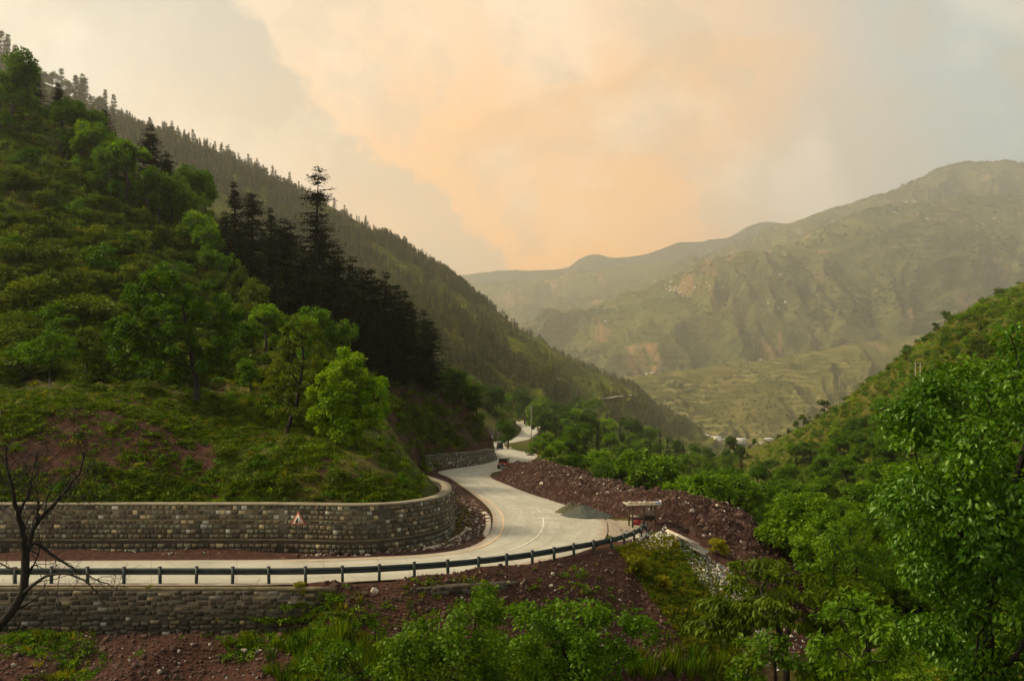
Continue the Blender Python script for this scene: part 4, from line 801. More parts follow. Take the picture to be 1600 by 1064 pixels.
# village and hill farms
def loft_hit(A, px, py):
    X_ = PXC + A[..., 0] / A[..., 1] * PXF; Y_ = HOR - A[..., 2] / A[..., 1] * PXF; d = (X_ - px) ** 2 + (Y_ - py) ** 2; d = d + np.where(A[..., 1] < 100, 1e9, 0); k_ = np.unravel_index(np.argmin(d), d.shape); return A[k_]
def house_meshes(w, d, h, rf, wallc, roofc):
    mb = MB(); mb.box((0, 0, h / 2 - 1), (w, d, h + 2), col=wallc); a = mb.mesh('wall', M['paint']); mb = MB(); mb.prism([(-d / 2 - .6, h), (d / 2 + .6, h), (0, h + rf)], -w / 2 - .6, w / 2 + .6, roofc, axis='x'); b = mb.mesh('roof', M['paint'])
    mb = MB()
    mb.box((0, -d / 2 - .03, h * .55), (w * .11, .06, h * .35), col=(.04, .04, .04))
    return a, b, mb.mesh('window', M['paint']), w
HM = [house_meshes(13, 8, 5, 2.4, (.55, .50, .42), (.62, .60, .55)), house_meshes(9, 7, 4, 1.6, (.40, .33, .25), (.50, .50, .48)), house_meshes(16, 9, 6, 3, (.60, .57, .50), (.66, .64, .60))]
def house(A, px, py, k, sc, rz, label, group, far=False):
    q = loft_hit(A, px, py); e = empty('house', tuple(q), rz, label=label, cat='house', group=group); e.scale = (sc * (.6 if far else 1),) * 3
    link('wall', HM[k][0], e); link('roof', HM[k][1], e)
    if not far:
        for k_ in range(4): link('window', HM[k][2], e).location = (HM[k][3] * ((k_ + .5) / 4 - .5), 0, 0)
r = np.random.default_rng(41)
vill = [(1101, 681, 1, .8), (1106, 684, 0, .8), (1111, 686, 1, 1), (1116, 687, 0, .9), (1121, 689, 2, .9), (1127, 690, 1, 1), (1134, 691, 1, .9), (1158, 693, 2, 1.1), (1197, 691, 2, .9), (1203, 689, 0, .9), (1190, 694, 1, .9)]
for k_, (px, py, h_, s_) in enumerate(vill): house(A_T, px, py, h_, s_ * 1.15, r.uniform(-.5, .5), {7: 'largest pale-roofed house standing apart on the valley floor'}.get(k_, 'small pale-roofed house in the row of village houses on the valley floor' if k_ < 7 else 'pale-roofed house at the right end of the valley floor by the ridge'), 'village houses on the valley floor')
for px, py in [(1010, 580), (1016, 579), (1021, 579), (1029, 577), (1172, 566), (1187, 563)]: house(A_T, px, py, r.integers(0, 2), 1.0, r.uniform(-.5, .5), 'tiny farmhouse on the crest of the terraced hill', 'farmhouses on the terraced hill', True)
cl = [(1040, 446, 26, 16, 12), (1060, 458, 24, 12, 9), (1082, 440, 14, 8, 6), (1102, 446, 22, 8, 8), (985, 468, 6, 5, 2), (960, 500, 14, 8, 3), (1430, 308, 24, 8, 8), (1400, 328, 18, 6, 4), (1460, 340, 16, 5, 4), (1550, 346, 14, 4, 3), (1300, 345, 20, 5, 3), (1268, 358, 12, 4, 2), (1195, 487, 8, 4, 2), (1216, 430, 8, 4, 2), (1215, 475, 26, 20, 3), (1640, 420, 10, 10, 1)]
for cx_, cy_, sx_, sy_, n_ in cl:
    for _ in range(n_): house(A_M1 if cx_ not in (1430, 1400) or True else A_M2, cx_ + r.normal() * sx_ * .5, cy_ + r.normal() * sy_ * .4, r.integers(0, 3), r.uniform(.9, 1.5), r.uniform(-.7, .7), 'tiny pale hamlet house on the hazy mountainside', 'hamlet houses on the mountain', True)
# far road cut across the ridge
def ribbon(name, A, pts, wd, mat, label, lift=2.0):
    P3 = np.array([loft_hit(A, *p) for p in pts]); P3 = catmull(P3, len(pts) * 8); P3[:, 2] = np.convolve(np.pad(P3[:, 2], 4, 'edge'), np.ones(9) / 9, 'valid') + lift; P3[:, 1] -= lift
    mb = MB(); strip(mb, P3, lambda i: [(wd / 2, 0), (wd / 2, 1.2), (-wd, 1.6), (-wd, 0)]); mb.build(name, mat, kind='structure', label=label)
M['track'] = simple('track', (0.40, 0.33, 0.24), 0.9, var=0.3, scale=.2)
ribbon('road', A_R, [(938, 626), (955, 624), (972, 622), (988, 620), (1000, 618.5), (1009, 617.5)], 3.2, M['track'], 'pale road cut across the end of the long ridge')


# ================================================================== plants
def leaf_quads(p, d, n, l, w):
    """kite-shaped leaves: base p, direction d, normal n, length l, width w"""
    s = unit(np.cross(d, n)); l = l[:, None]; w = w[:, None]; n = unit(np.cross(s, d))
    V = np.stack([p, p + d * l * 0.42 + s * w * 0.5 - n * l * 0.06, p + d * l - n * l * 0.16, p + d * l * 0.42 - s * w * 0.5 - n * l * 0.06], 1)
    return V.reshape(-1, 3), np.arange(len(p) * 4).reshape(-1, 4)
def leaf_near(p, d, n, l, w):
    """a leaf seen close: pointed oval folded along its midrib, 4 faces"""
    s = unit(np.cross(d, n)); l = l[:, None]; w = w[:, None]; n = unit(np.cross(s, d))
    mid = p + d * l * 0.5 - n * l * 0.03; tip = p + d * l - n * l * 0.22
    a = p + d * l * 0.25 + s * w * 0.40 + n * w * 0.10; b = p + d * l * 0.62 + s * w * 0.46 + n * w * 0.08 - n * l * 0.05
    c = p + d * l * 0.25 - s * w * 0.40 + n * w * 0.10; e = p + d * l * 0.62 - s * w * 0.46 + n * w * 0.08 - n * l * 0.05
    V = np.stack([p, a, b, tip, e, c, mid], 1).reshape(-1, 3); k = np.arange(len(p))[:, None] * 7
    return V, np.concatenate([k + [0, 1, 2, 6], k + [6, 2, 3, 3]][:1] + [k + [0, 6, 4, 5]]), np.concatenate([k + [6, 2, 3], k + [6, 3, 4]])
def foliage(cent, rad, n, size, rng, center=None, droop=0.0, flat=0.7, near=False, aspect=0.55, upness=0.6):
    cent = np.asarray(cent, float); rad = np.broadcast_to(rad, (len(cent),)).astype(float)
    k = np.repeat(np.arange(len(cent)), n); N = len(k)
    o = unit(rng.normal(size=(N, 3))); rr = rng.random(N) ** 0.45; o[:, 2] *= flat
    p = cent[k] + o * (rr * rad[k])[:, None]
    ctr = np.mean(cent, 0) if center is None else np.asarray(center, float)
    outw = unit(p - ctr)
    nn = unit(outw * 0.5 + np.array([0, 0, upness]) + rng.normal(size=(N, 3)) * 0.55)
    d = unit(outw * 0.6 + o * 0.5 + rng.normal(size=(N, 3)) * 0.55 + np.array([0, 0, -droop])); d = unit(d - nn * (d * nn).sum(1, keepdims=True) * 0.8)
    l = size * rng.uniform(0.7, 1.35, N)
    rnd = np.clip(rng.normal(0.5, 0.22, N) * 0.55 + np.repeat(rng.random(len(cent)), n) * 0.45, 0, 1)
    if near:
        V, Q, T = leaf_near(p, d, nn, l, l * aspect); return V, [Q, T], np.concatenate([np.repeat(rnd, 7)])
    V, Q = leaf_quads(p, d, nn, l, l * aspect); return V, [Q], np.repeat(rnd, 4)
def grow(trunk, targets, rng, bow=0.12, lowbias=0.35):
    """branch skeleton reaching every target from the trunk polyline; returns chains of (points, radii)"""
    nodes = [np.array(p, float) for p in trunk]; par = [-1] + list(range(len(trunk) - 1)); chains = [list(range(len(trunk)))]
    tg = np.asarray(targets, float); base = nodes[0]; ordr = np.argsort(np.min([np.linalg.norm(tg - q, axis=1) for q in nodes[len(trunk) // 2:]], axis=0))
    for ti in ordr:
        q = tg[ti]; A = np.array(nodes); d = np.linalg.norm(A - q, axis=1); dz = A[:, 2] - q[2]
        cost = d + np.where(dz > -0.15 * d, (dz + 0.15 * d) * 1.5, 0); cost[:max(1, len(trunk) // 3)] += d[:max(1, len(trunk) // 3)] * lowbias * 3
        j = int(np.argmin(cost)); a = A[j]; L0 = d[j]; m = 3 if L0 > 0.5 else 2; ch = [j]
        for k in range(1, m + 1):
            f = k / m; p = a + (q - a) * f + np.array([0, 0, 1]) * math.sin(f * math.pi) * L0 * bow + (rng.normal(size=3) * L0 * 0.05 if k < m else 0)
            nodes.append(p); par.append(ch[-1]); ch.append(len(nodes) - 1)
        chains.append(ch)
    n = len(nodes); w = np.zeros(n); kids = [0] * n
    for k in range(1, n): kids[par[k]] += 1
    for k in range(n - 1, 0, -1):
        if kids[k] == 0: w[k] = 1.0
        w[par[k]] += w[k]
    return np.array(nodes), np.array(w), chains
def wood(nodes, w, chains, r0, rtip, power=2.2, seg=5, minw=0):
    mb = MB(); R0 = w[0] ** (1 / power)
    for ci, ch in enumerate(chains):
        if ci and w[ch[1]] < minw: continue
        r = np.maximum(rtip, (r0 - rtip) * (w[ch] ** (1 / power)) / R0)
        if ci: r[0] = min(r[0], r[1] * 1.2)
        elif len(r) > 2: r[0] *= 1.35
        mb.tube(nodes[ch], r, seg if ci else 8, cap=False)
    return mb
def tree_meshes(name, trunk, cent, rad, nleaf, size, rng, bark, leafm, r0, rtip=0.02, minw=0, bow=0.1, power=2.2, **kw):
    nodes, w, chains = grow(trunk, cent, rng, bow)
    tm = wood(nodes, w, chains, r0, rtip, power, minw=minw).mesh('trunk', bark, True)
    V, F, rn = foliage(cent, rad, nleaf, size, rng, **kw)
    return tm, make_mesh('crown', V, F, leafm, False, {'rnd': ('POINT', rn)})
def make_tree(name, tm, cm, loc, rz=0.0, sc=1.0, label=None, cat='tree', group=None):
    e = empty(name, loc, rz); tag(e, label, cat, group); e.scale = (sc, sc, sc)
    link('trunk', tm, e); link('crown', cm, e); return e
def copy_tree(src, name, loc, rz, sc, label, cat, group, mat=None):
    e = src.copy(); COL.objects.link(e); e.name = name; e.location = loc; e.rotation_euler = (0, 0, rz); e.scale = (sc, sc, sc) if not isinstance(sc, tuple) else sc
    for k in ('label', 'category', 'group'):
        if k in e: del e[k]
    tag(e, label, cat, group)
    for ch in KIDS[src.name]:
        c = ch.copy(); COL.objects.link(c); c.parent = e
    return e
# --- broadleaf tree shapes, 8 m tall, reused on the slopes
def broadleaf_shape(seed, h=8.0, wd=6.5, lobes=7, nclump=64, nleaf=100, size=0.33, leafm=None, clear=0.02):
    rng = np.random.default_rng(seed); cent = []; rad = []
    lob = [(rng.uniform(-1, 1) * wd * 0.27, rng.uniform(-1, 1) * wd * 0.27, h * rng.uniform(clear + 0.16, 0.80), wd * rng.uniform(0.17, 0.27)) for _ in range(lobes)] + [(0, 0, h * 0.62, wd * 0.27)]
    for k in range(nclump):
        l = lob[k % len(lob)]; o = unit(rng.normal(size=3)); o[2] = abs(o[2]) * 0.9 - 0.25 * (rng.random() < 0.5)
        cent.append(np.array(l[:3]) + o * l[3] * rng.uniform(0.75, 1.08) * np.array([1, 1, 1.2])); rad.append(wd * rng.uniform(0.07, 0.115))
    tr = catmull([(0, 0, -0.6), (rng.uniform(-.1, .1), rng.uniform(-.1, .1), h * 0.15), (rng.uniform(-.3, .3), rng.uniform(-.3, .3), h * 0.36), (rng.uniform(-.4, .4), rng.uniform(-.4, .4), h * 0.6)], 8)
    return tree_meshes('broadleaf', tr, cent, rad, nleaf, size, rng, M['bark'], leafm or M['leaf'], h * 0.026, 0.015, minw=2, center=(0, 0, h * 0.5), flat=0.9, upness=0.4)
def conifer_shape(seed, h=18.0, rmax=3.2, whorls=26, per=6, clear=0.12, top=0.9, gap=0.15, size=0.55, mat=None, droop=0.25, power=0.75, quads=3):
    rng = np.random.default_rng(seed); P0, D0, N0, Ls = [], [], [], []; wd = MB()
    lean = rng.normal(size=2) * 0.02 * h
    def ax(z): f = z / h; return np.array([lean[0] * f * f, lean[1] * f * f, z])
    wd.tube([ax(-0.8)] + [ax(h * f) for f in np.linspace(0, 0.985, 9)], np.linspace(1.15, 0.05, 10) * h * 0.017, 7, cap=False)
    for wv in range(whorls):
        t = clear + (1 - clear) * (wv + rng.uniform(-.3, .3)) / whorls; t = min(max(t, clear), 0.995); z = t * h
        prof = min(1.0, ((1 - t) / (1 - clear)) ** power * 1.0) * min(1, 0.6 + (t - clear) * 2.5)
        for b in range(per):
            if rng.random() < gap: continue
            a = rng.uniform(0, 2 * math.pi); L0 = max(0.25, rmax * prof * rng.uniform(0.62, 1.15)); out = np.array([math.cos(a), math.sin(a), 0]); side = np.array([-out[1], out[0], 0])
            ns = max(2, int(L0 / (size * 0.62))); start = ax(z)
            rise = rng.uniform(-0.12, 0.42) * (0.4 + t); z += rng.normal() * h * 0.012; start = ax(z)
            for k in range(ns):
                f = (k + 0.6) / ns; q = start + out * L0 * f + np.array([0, 0, L0 * (rise * f - droop * f * f + 0.12 * f ** 4)])
                for s in range(quads):
                    sg = (-1, 1, 0)[s % 3]; dd = out * (0.55 + 0.3 * (sg == 0)) + side * sg * 0.9 + np.array([0, 0, -0.10 - rng.uniform(0, .25)]) + rng.normal(size=3) * 0.15
                    P0.append(q + rng.normal(size=3) * size * 0.12); D0.append(dd); N0.append(np.array([0, 0, 1.0]) + rng.normal(size=3) * 0.35); Ls.append(size * rng.uniform(0.6, 1.2) * (1.15 - 0.5 * f))
            wd.tube([start, start + out * L0 * 0.55 + np.array([0, 0, L0 * (rise * .55 - droop * .3)])], (h * 0.0028, 0.01), 3, cap=False)
    P0, D0, N0, Ls = np.array(P0), unit(np.array(D0)), unit(np.array(N0)), np.array(Ls)
    V, Q = leaf_quads(P0, D0, N0, Ls, Ls * 0.42); rn = np.clip(rng.normal(0.5, 0.25, len(P0)), 0, 1)
    return wd.mesh('trunk', M['bark_dark'], True), make_mesh('crown', V, Q, mat or M['needle'], False, {'rnd': ('POINT', np.repeat(rn, 4))})
def shrub_shape(seed, h=1.8, wd=2.4, nclump=16, nleaf=60, size=0.20, leafm=None):
    rng = np.random.default_rng(seed); cent, rad = [], []
    for k in range(nclump):
        o = unit(rng.normal(size=3)); o[2] = abs(o[2]); cent.append(o * np.array([wd * .42, wd * .42, h * .72]) * rng.uniform(0.45, 1.0) + [0, 0, 0.12 * h]); rad.append(wd * rng.uniform(.11, .19))
    V, F, rn = foliage(cent, rad, nleaf, size, rng, center=(0, 0, 0.1))
    return make_mesh('shrub', V, F, leafm or M['leaf_olive'], False, {'rnd': ('POINT', rn)})
def tuft_shape(seed, h=0.5, n=34, w=0.05, mat=None, spread=0.35, lean=0.5):
    rng = np.random.default_rng(seed); a = rng.uniform(0, 6.28, n); r = rng.random(n) * spread
    p = np.stack([np.cos(a) * r, np.sin(a) * r, np.full(n, -0.08)], 1); d = unit(np.stack([np.cos(a) * lean * rng.random(n), np.sin(a) * lean * rng.random(n), np.ones(n)], 1))
    l = h * rng.uniform(0.5, 1.2, n); nn = unit(rng.normal(size=(n, 3)) + [0, 0, .3]); V, Q = leaf_quads(p, d, nn, l, np.full(n, w) * rng.uniform(.6, 1.4, n))
    return make_mesh('tuft', V, Q, mat or M['leaf_olive'], False, {'rnd': ('POINT', np.repeat(rng.random(n), 4))})
def cushion_shape(seed, mat, r=0.6, n=90, size=0.16):
    rng = np.random.default_rng(seed); cent = [(rng.normal() * r * .5, rng.normal() * r * .5, rng.uniform(0, .25) * r) for _ in range(6)]
    V, F, rn = foliage(cent, r * 0.45, n // 6, size, rng, center=(0, 0, -r), flat=0.5); return make_mesh('cushion', V, F, mat, False, {'rnd': ('POINT', rn)})
def rock_shape(seed, mat=None, sub=2):
    import bmesh
    rng = np.random.default_rng(seed); bm = bmesh.new(); bmesh.ops.create_icosphere(bm, subdivisions=sub, radius=0.5)
    cuts = [(unit(rng.normal(size=3)), rng.uniform(0.28, 0.42)) for _ in range(9)]; sc = rng.uniform(0.65, 1.15, 3)
    for v in bm.verts:
        c = np.array(v.co)
        for n, d in cuts:
            k = c @ n
            if k > d: c = c - n * (k - d)
        v.co = c * sc
    me = bpy.data.meshes.new('rock'); bm.to_mesh(me); bm.free()
    if mat: me.materials.append(mat)
    return me
# loose stones
RK = [rock_shape(500 + k, M[m_]) for k, m_ in enumerate(('rock_red', 'rock_red', 'rock_red', 'rock', 'rock_pale'))]
# --- ground cover nobody could count: one object, copies placed by geometry nodes
def scatter(name, pts, protos, label, scales, tilt=0.25, seed=0, idx=None, zscale=1.0):
    rng = np.random.default_rng(seed); n = len(pts); col = bpy.data.collections.new(name + '_kinds')
    for k, pm in enumerate(protos): col.objects.link(bpy.data.objects.new('%s_%02d' % (name, k), pm))
    me = bpy.data.meshes.new(name); me.vertices.add(n); me.vertices.foreach_set('co', np.asarray(pts, np.float32).ravel())
    rot = np.stack([rng.normal(size=n) * tilt, rng.normal(size=n) * tilt, rng.uniform(0, 6.28, n)], 1).astype(np.float32)
    a = me.attributes.new('rot', 'FLOAT_VECTOR', 'POINT'); a.data.foreach_set('vector', rot.ravel())
    scales = np.asarray(scales, np.float32); a = me.attributes.new('scl', 'FLOAT', 'POINT'); a.data.foreach_set('value', scales)
    ii = rng.integers(0, len(protos), n) if idx is None else idx; a = me.attributes.new('pick', 'INT', 'POINT'); a.data.foreach_set('value', np.asarray(ii, np.int32))
    o = link(name, me, kind='stuff', label=label)
    ng = bpy.data.node_groups.new(name, 'GeometryNodeTree'); ng.interface.new_socket('Geometry', in_out='INPUT', socket_type='NodeSocketGeometry'); ng.interface.new_socket('Geometry', in_out='OUTPUT', socket_type='NodeSocketGeometry')
    N = ng.nodes; gi = N.new('NodeGroupInput'); go = N.new('NodeGroupOutput'); ci = N.new('GeometryNodeCollectionInfo'); ci.inputs[0].default_value = col; ci.inputs[1].default_value = True; ci.inputs[2].default_value = True
    ip = N.new('GeometryNodeInstanceOnPoints'); ip.inputs['Pick Instance'].default_value = True
    def attr(nm, ty):
        x = N.new('GeometryNodeInputNamedAttribute'); x.data_type = ty; x.inputs[0].default_value = nm; return x.outputs[0]
    l = ng.links.new; l(gi.outputs[0], ip.inputs['Points']); l(ci.outputs[0], ip.inputs['Instance']); l(attr('pick', 'INT'), ip.inputs['Instance Index'])
    er = N.new('FunctionNodeEulerToRotation'); l(attr('rot', 'FLOAT_VECTOR'), er.inputs[0]); l(er.outputs[0], ip.inputs['Rotation'])
    cx = N.new('ShaderNodeCombineXYZ'); sc = attr('scl', 'FLOAT'); l(sc, cx.inputs[0]); l(sc, cx.inputs[1])
    mz = N.new('ShaderNodeMath'); mz.operation = 'MULTIPLY'; l(sc, mz.inputs[0]); mz.inputs[1].default_value = zscale; l(mz.outputs[0], cx.inputs[2]); l(cx.outputs[0], ip.inputs['Scale'])
    l(ip.outputs[0], go.inputs[0]); md = o.modifiers.new('scatter', 'NODES'); md.node_group = ng; return o

M['leaf_walnut'] = leafmat('leaf_walnut', (0.012, 0.038, 0.001), (0.032, 0.092, 0.0015), (0.10, 0.19, 0.003), trans=0.32, gloss=0.03, rough=0.38)
M['leaf_droop'] = leafmat('leaf_droop', (0.04, 0.07, 0.002), (0.10, 0.14, 0.003), (0.20, 0.22, 0.006), trans=0.4)
M['leaf_fresh'] = leafmat('leaf_fresh', (0.03, 0.075, 0.0015), (0.075, 0.14, 0.003), (0.19, 0.25, 0.006), trans=0.4)
BL = [broadleaf_shape(100 + k, wd=(6.6, 7.6, 6.0, 7.0, 8.4)[k], lobes=(7, 8, 6, 9, 10)[k], leafm=M[('leaf', 'leaf', 'leaf_bright', 'leaf', 'leaf_olive')[k]]) for k in range(5)]
CN = [conifer_shape(200 + k, rmax=(3.4, 4.0, 3.0)[k], whorls=32, per=10, size=0.52, gap=0.06, clear=0.06) for k in range(3)]
CNW = [conifer_shape(220 + k, h=18, rmax=(4.6, 5.2)[k], whorls=30, per=11, clear=0.03, power=0.6, size=0.6, gap=0.05) for k in range(2)]
CF = [conifer_shape(240 + k, h=18, rmax=(3.9, 4.4, 3.3)[k], whorls=14, per=8, size=1.7, mat=M['needle_far'], quads=3, gap=0.04, clear=0.04) for k in range(3)]
SH = [shrub_shape(300 + k, wd=(2.4, 2.9, 2.0, 2.6)[k], leafm=M[('leaf_olive', 'leaf_olive', 'leaf', 'leaf_bright')[k]]) for k in range(4)]
KIDS = {}
FIRST = {}
def plant(kind, key, meshes, loc, rz, sc, label, cat, group):
    """first call makes the plant with its parts, later ones copy it"""
    if key in FIRST: return copy_tree(FIRST[key], kind, loc, rz, sc, label, cat, group)
    if isinstance(meshes, tuple):
        e = make_tree(kind, meshes[0], meshes[1], loc, rz, 1.0, label, cat, group); e.scale = sc if isinstance(sc, tuple) else (sc,) * 3
        KIDS[e.name] = list(e.children)
    else:
        e = link(kind, meshes, label=label, cat=cat, group=group); e.location = loc; e.rotation_euler = (0, 0, rz); e.scale = sc if isinstance(sc, tuple) else (sc,) * 3; KIDS[e.name] = []
    FIRST[key] = e; return e

# ---- dark conifers on the shoulder of the near hill
rg = random.Random(5)
def conifer_at(px, pyt, Y, key, meshes, hm, label, group, wide=1.0, minh=5):
    x = (px - PXC) / PXF * Y; z = zg(x, Y)
    if px > 570:
        b = hit(px, 575 + (px - 570) * .25 + rg.uniform(-8, 10), 100)
        if b: x, Y, z = b
        pyt = min(pyt, 545)
    top = (HOR - pyt) / PXF * Y; h = max(minh, top - z)
    s = h / hm; return plant('conifer_tree', key, meshes, (x, Y, z), rg.uniform(0, 6.28), (s * wide, s * wide, s), label, 'tree', group)
tallm = conifer_shape(260, h=28, rmax=3.9, whorls=46, per=10, clear=0.08, gap=0.2, size=0.55, power=0.38, droop=0.22, quads=3)
conifer_at(492, 268, 146, 'tall', tallm, 28, 'tallest dark conifer, rising above the grove on the near hillside', None, 1.45)
grove = [(368, 284, 150), (395, 300, 151), (352, 330, 152), (425, 324, 155), (445, 342, 157), (365, 356, 138), (385, 372, 136), (432, 356, 139), (455, 348, 150), (412, 362, 142), (470, 385, 134), (448, 405, 131), (415, 400, 134), (505, 360, 152), (528, 386, 151),
         (550, 400, 150), (563, 420, 153), (578, 418, 150), (600, 424, 151), (615, 442, 151), (632, 456, 150), (645, 482, 149), (661, 486, 149), (672, 500, 147), (518, 425, 137), (541, 445, 138), (562, 455, 137), (584, 452, 141), (608, 472, 140), (630, 490, 142),
         (648, 510, 143), (590, 490, 134), (560, 490, 132), (535, 480, 131), (500, 440, 131), (480, 430, 132), (620, 520, 136), (660, 525, 144)]
rgv = np.random.default_rng(17)
ng_ = len(grove)
for _ in range(60):
    u_ = rgv.random(); px = 372 + u_ * 300; top = 380 + max(0, px - 430) * 0.52 + rgv.uniform(0, 80); grove.append((px, min(top, 560), 150 - (top - 380 - max(0, px - 430) * .52) * .22))
for k, (px, py, Y) in enumerate(grove):
    conifer_at(px, py, Y, 'cw%d' % (k % 2) if k % 3 else 'c%d' % (k % 3), CNW[k % 2] if k % 3 else CN[k % 3], 18, 'dark conifer packed among the black grove on the near hillside', 'dark conifers in the grove', 1.6 if k < ng_ else 1.9)
for px, py, Y, lab in [(234, 196, 160, 'rounded dark pine standing alone above bright shrubs at the hill edge'), (262, 240, 158, 'low dark pine beside the rounded lone pine'), (57, 114, 166, 'dark bushy pine below the ridge trees, upper left'), (90, 131, 167, 'small dark pine right of the larger bushy pine, upper left'), (163, 170, 164, 'dark pine leaning over the hill edge between the broadleaf crowns')]:
    conifer_at(px, py, Y, 'cw%d' % (px % 2), CNW[px % 2], 18, lab, None, 1.5 if px != 262 else 2.0, 4)

# ---- broadleaf trees
def bl_at(px, pyt, Y, wpx, k, label, group, sink=0.0, name='broadleaf_tree'):
    x = (px - PXC) / PXF * Y; z = zg(x, Y) - sink; top = (HOR - pyt) / PXF * Y; h = min(max(2.5, top - z), 18); w = wpx / PXF * Y
    base = (6.6, 7.6, 6.0, 7.0, 8.4)[k]; sw = w / (base * 1.0); sh = h / 7.2
    if sh > sw * 1.7: z += (sh - sw * 1.7) * 7.2 * 0.0; sw = max(sw, sh * 0.85)
    if sh < sw * 0.95: sh = sw * 0.95; z = top - sh * 7.2
    return plant(name, 'b%d' % k, BL[k], (x, Y, z), rg.uniform(0, 6.28), (sw, sw, sh), label, 'tree', group)
lefts = [(18, 88, 150, 90, 0), (0, 130, 148, 70, 1), (96, 160, 150, 70, 2), (125, 172, 150, 80, 0), (150, 195, 147, 70, 2), (195, 222, 146, 90, 2), (172, 232, 142, 60, 1), (228, 268, 143, 60, 0), (248, 282, 146, 60, 0), (268, 275, 150, 60, 1), (300, 268, 156, 70, 0), (320, 276, 156, 50, 2),
         (300, 300, 150, 60, 1), (312, 338, 142, 80, 2), (330, 360, 138, 70, 0), (285, 352, 140, 60, 4), (345, 395, 130, 60, 1), (372, 420, 126, 50, 4), (400, 440, 118, 50, 4), (415, 478, 106, 70, 2), (398, 505, 98, 56, 0), (440, 500, 112, 60, 1),
         (500, 488, 104, 90, 0), (525, 505, 106, 70, 1), (470, 500, 100, 70, 2), (392, 565, 86, 50, 0)]
for px, py, Y, w, k in lefts: bl_at(px, py, Y, w, k, 'leafy green tree in the scrub along the crest of the near hillside' if py < 400 else 'leafy green tree on the near hillside below the dark grove', 'trees scattered on the near hillside')
midr = [(700, 575, 150, 60, 0), (722, 580, 158, 55, 1), (690, 590, 146, 50, 1), (738, 596, 165, 40, 0), (752, 612, 190, 50, 2), (775, 608, 240, 60, 0), (790, 620, 300, 50, 1), (765, 625, 215, 40, 4), (742, 618, 176, 36, 2)]
def bank_tree(px, base, hpx, k, label, group):
    q = hit(px, base, 100); s = hpx / PXF * q[1] / 7.6; return plant('broadleaf_tree', 'b%d' % k, BL[k], (q[0], q[1], q[2] - .4), rg.uniform(0, 6), (s * 1.05, s * 1.05, s), label, 'tree', group)
midr = [(690, 622, 46, 0), (706, 626, 52, 1), (722, 634, 56, 0), (735, 640, 44, 1), (676, 612, 34, 4), (746, 652, 40, 0), (770, 645, 44, 0), (760, 640, 34, 4), (782, 650, 40, 1), (752, 668, 26, 2)]
for px, py, w, k in midr: bank_tree(px, py, w, k, 'green tree on the bank above the road cutting', 'trees on the bank above the road')
bl_at(794, 660, 236, 44, 0, 'small dense dark green tree beside the road near the far jeep', None)
beh = [(1008, 712, 134, 120, 0), (975, 722, 140, 90, 1), (1045, 722, 136, 80, 0), (1100, 740, 118, 110, 2), (1140, 738, 124, 90, 1), (1165, 752, 122, 70, 0), (1070, 745, 126, 80, 2), (930, 705, 158, 60, 2), (905, 712, 152, 50, 0), (945, 720, 150, 60, 1), (895, 668, 230, 76, 0), (868, 690, 180, 40, 2), (850, 678, 236, 40, 2),
       (838, 690, 205, 30, 1), (860, 700, 176, 30, 2), (885, 715, 160, 30, 1), (855, 640, 420, 50, 0), (875, 645, 360, 50, 1), (900, 640, 380, 46, 2), (925, 645, 380, 50, 0), (880, 630, 480, 40, 1), (845, 622, 480, 46, 1), (820, 612, 470, 50, 0), (835, 630, 440, 40, 2),
       (950, 655, 420, 46, 2), (985, 655, 470, 46, 0), (1010, 668, 470, 44, 1), (920, 622, 560, 40, 1), (905, 612, 600, 30, 0)]
for px, py, Y, w, k in beh: bl_at(px, py, Y, w, k, 'leafy tree on the valley slope beyond the rubble heap' if Y < 200 else 'leafy tree on the wooded slope past the road bend', 'trees on the valley slope beyond the rubble')
rng = np.random.default_rng(77)
def pxpoints(poly, n, seed, y0=20, mind=0):
    rng = np.random.default_rng(seed); xs = [p[0] for p in poly]; ys = [p[1] for p in poly]; out = []; tries = 0
    while len(out) < n and tries < n * 40:
        tries += 1; px, py = rng.uniform(min(xs), max(xs)), rng.uniform(min(ys), max(ys))
        if not inside(np.array([px]), np.array([py]), poly)[0]: continue
        if mind and any((px - q[0]) ** 2 + ((py - q[1]) * 1.6) ** 2 < mind ** 2 for q in out): continue
        h = hit(px, py, y0)
        if h: out.append((px, py, h))
    return out
cen = pxpoints([(850, 640), (930, 640), (1060, 672), (1150, 705), (1170, 745), (1110, 765), (1010, 745), (900, 712), (850, 690)], 62, 5, 150, 15)
for k, (px, py, h) in enumerate(sorted(cen, key=lambda q: q[2][1])):
    hgt = rng.uniform(7, 11)
    if k % 4 == 1: plant('conifer_tree', 'c%d' % (k % 3), CN[k % 3], h, rg.uniform(0, 6), hgt * 1.3 / 18 * 1.0, 'dark conifer on the wooded slope dropping to the valley', 'tree', 'conifers on the valley slope')
    else: plant('broadleaf_tree', 'b%d' % (k % 4), BL[k % 4], h, rg.uniform(0, 6), hgt / 8, 'leafy tree on the wooded slope past the road bend', 'tree', 'trees on the valley slope beyond the rubble')
rt = pxpoints([(1120, 775), (1230, 735), (1290, 700), (1380, 660), (1470, 620), (1640, 590), (1640, 900), (1500, 900), (1420, 1000), (1320, 1010), (1270, 930), (1200, 850), (1140, 800)], 165, 9, 50, 24)
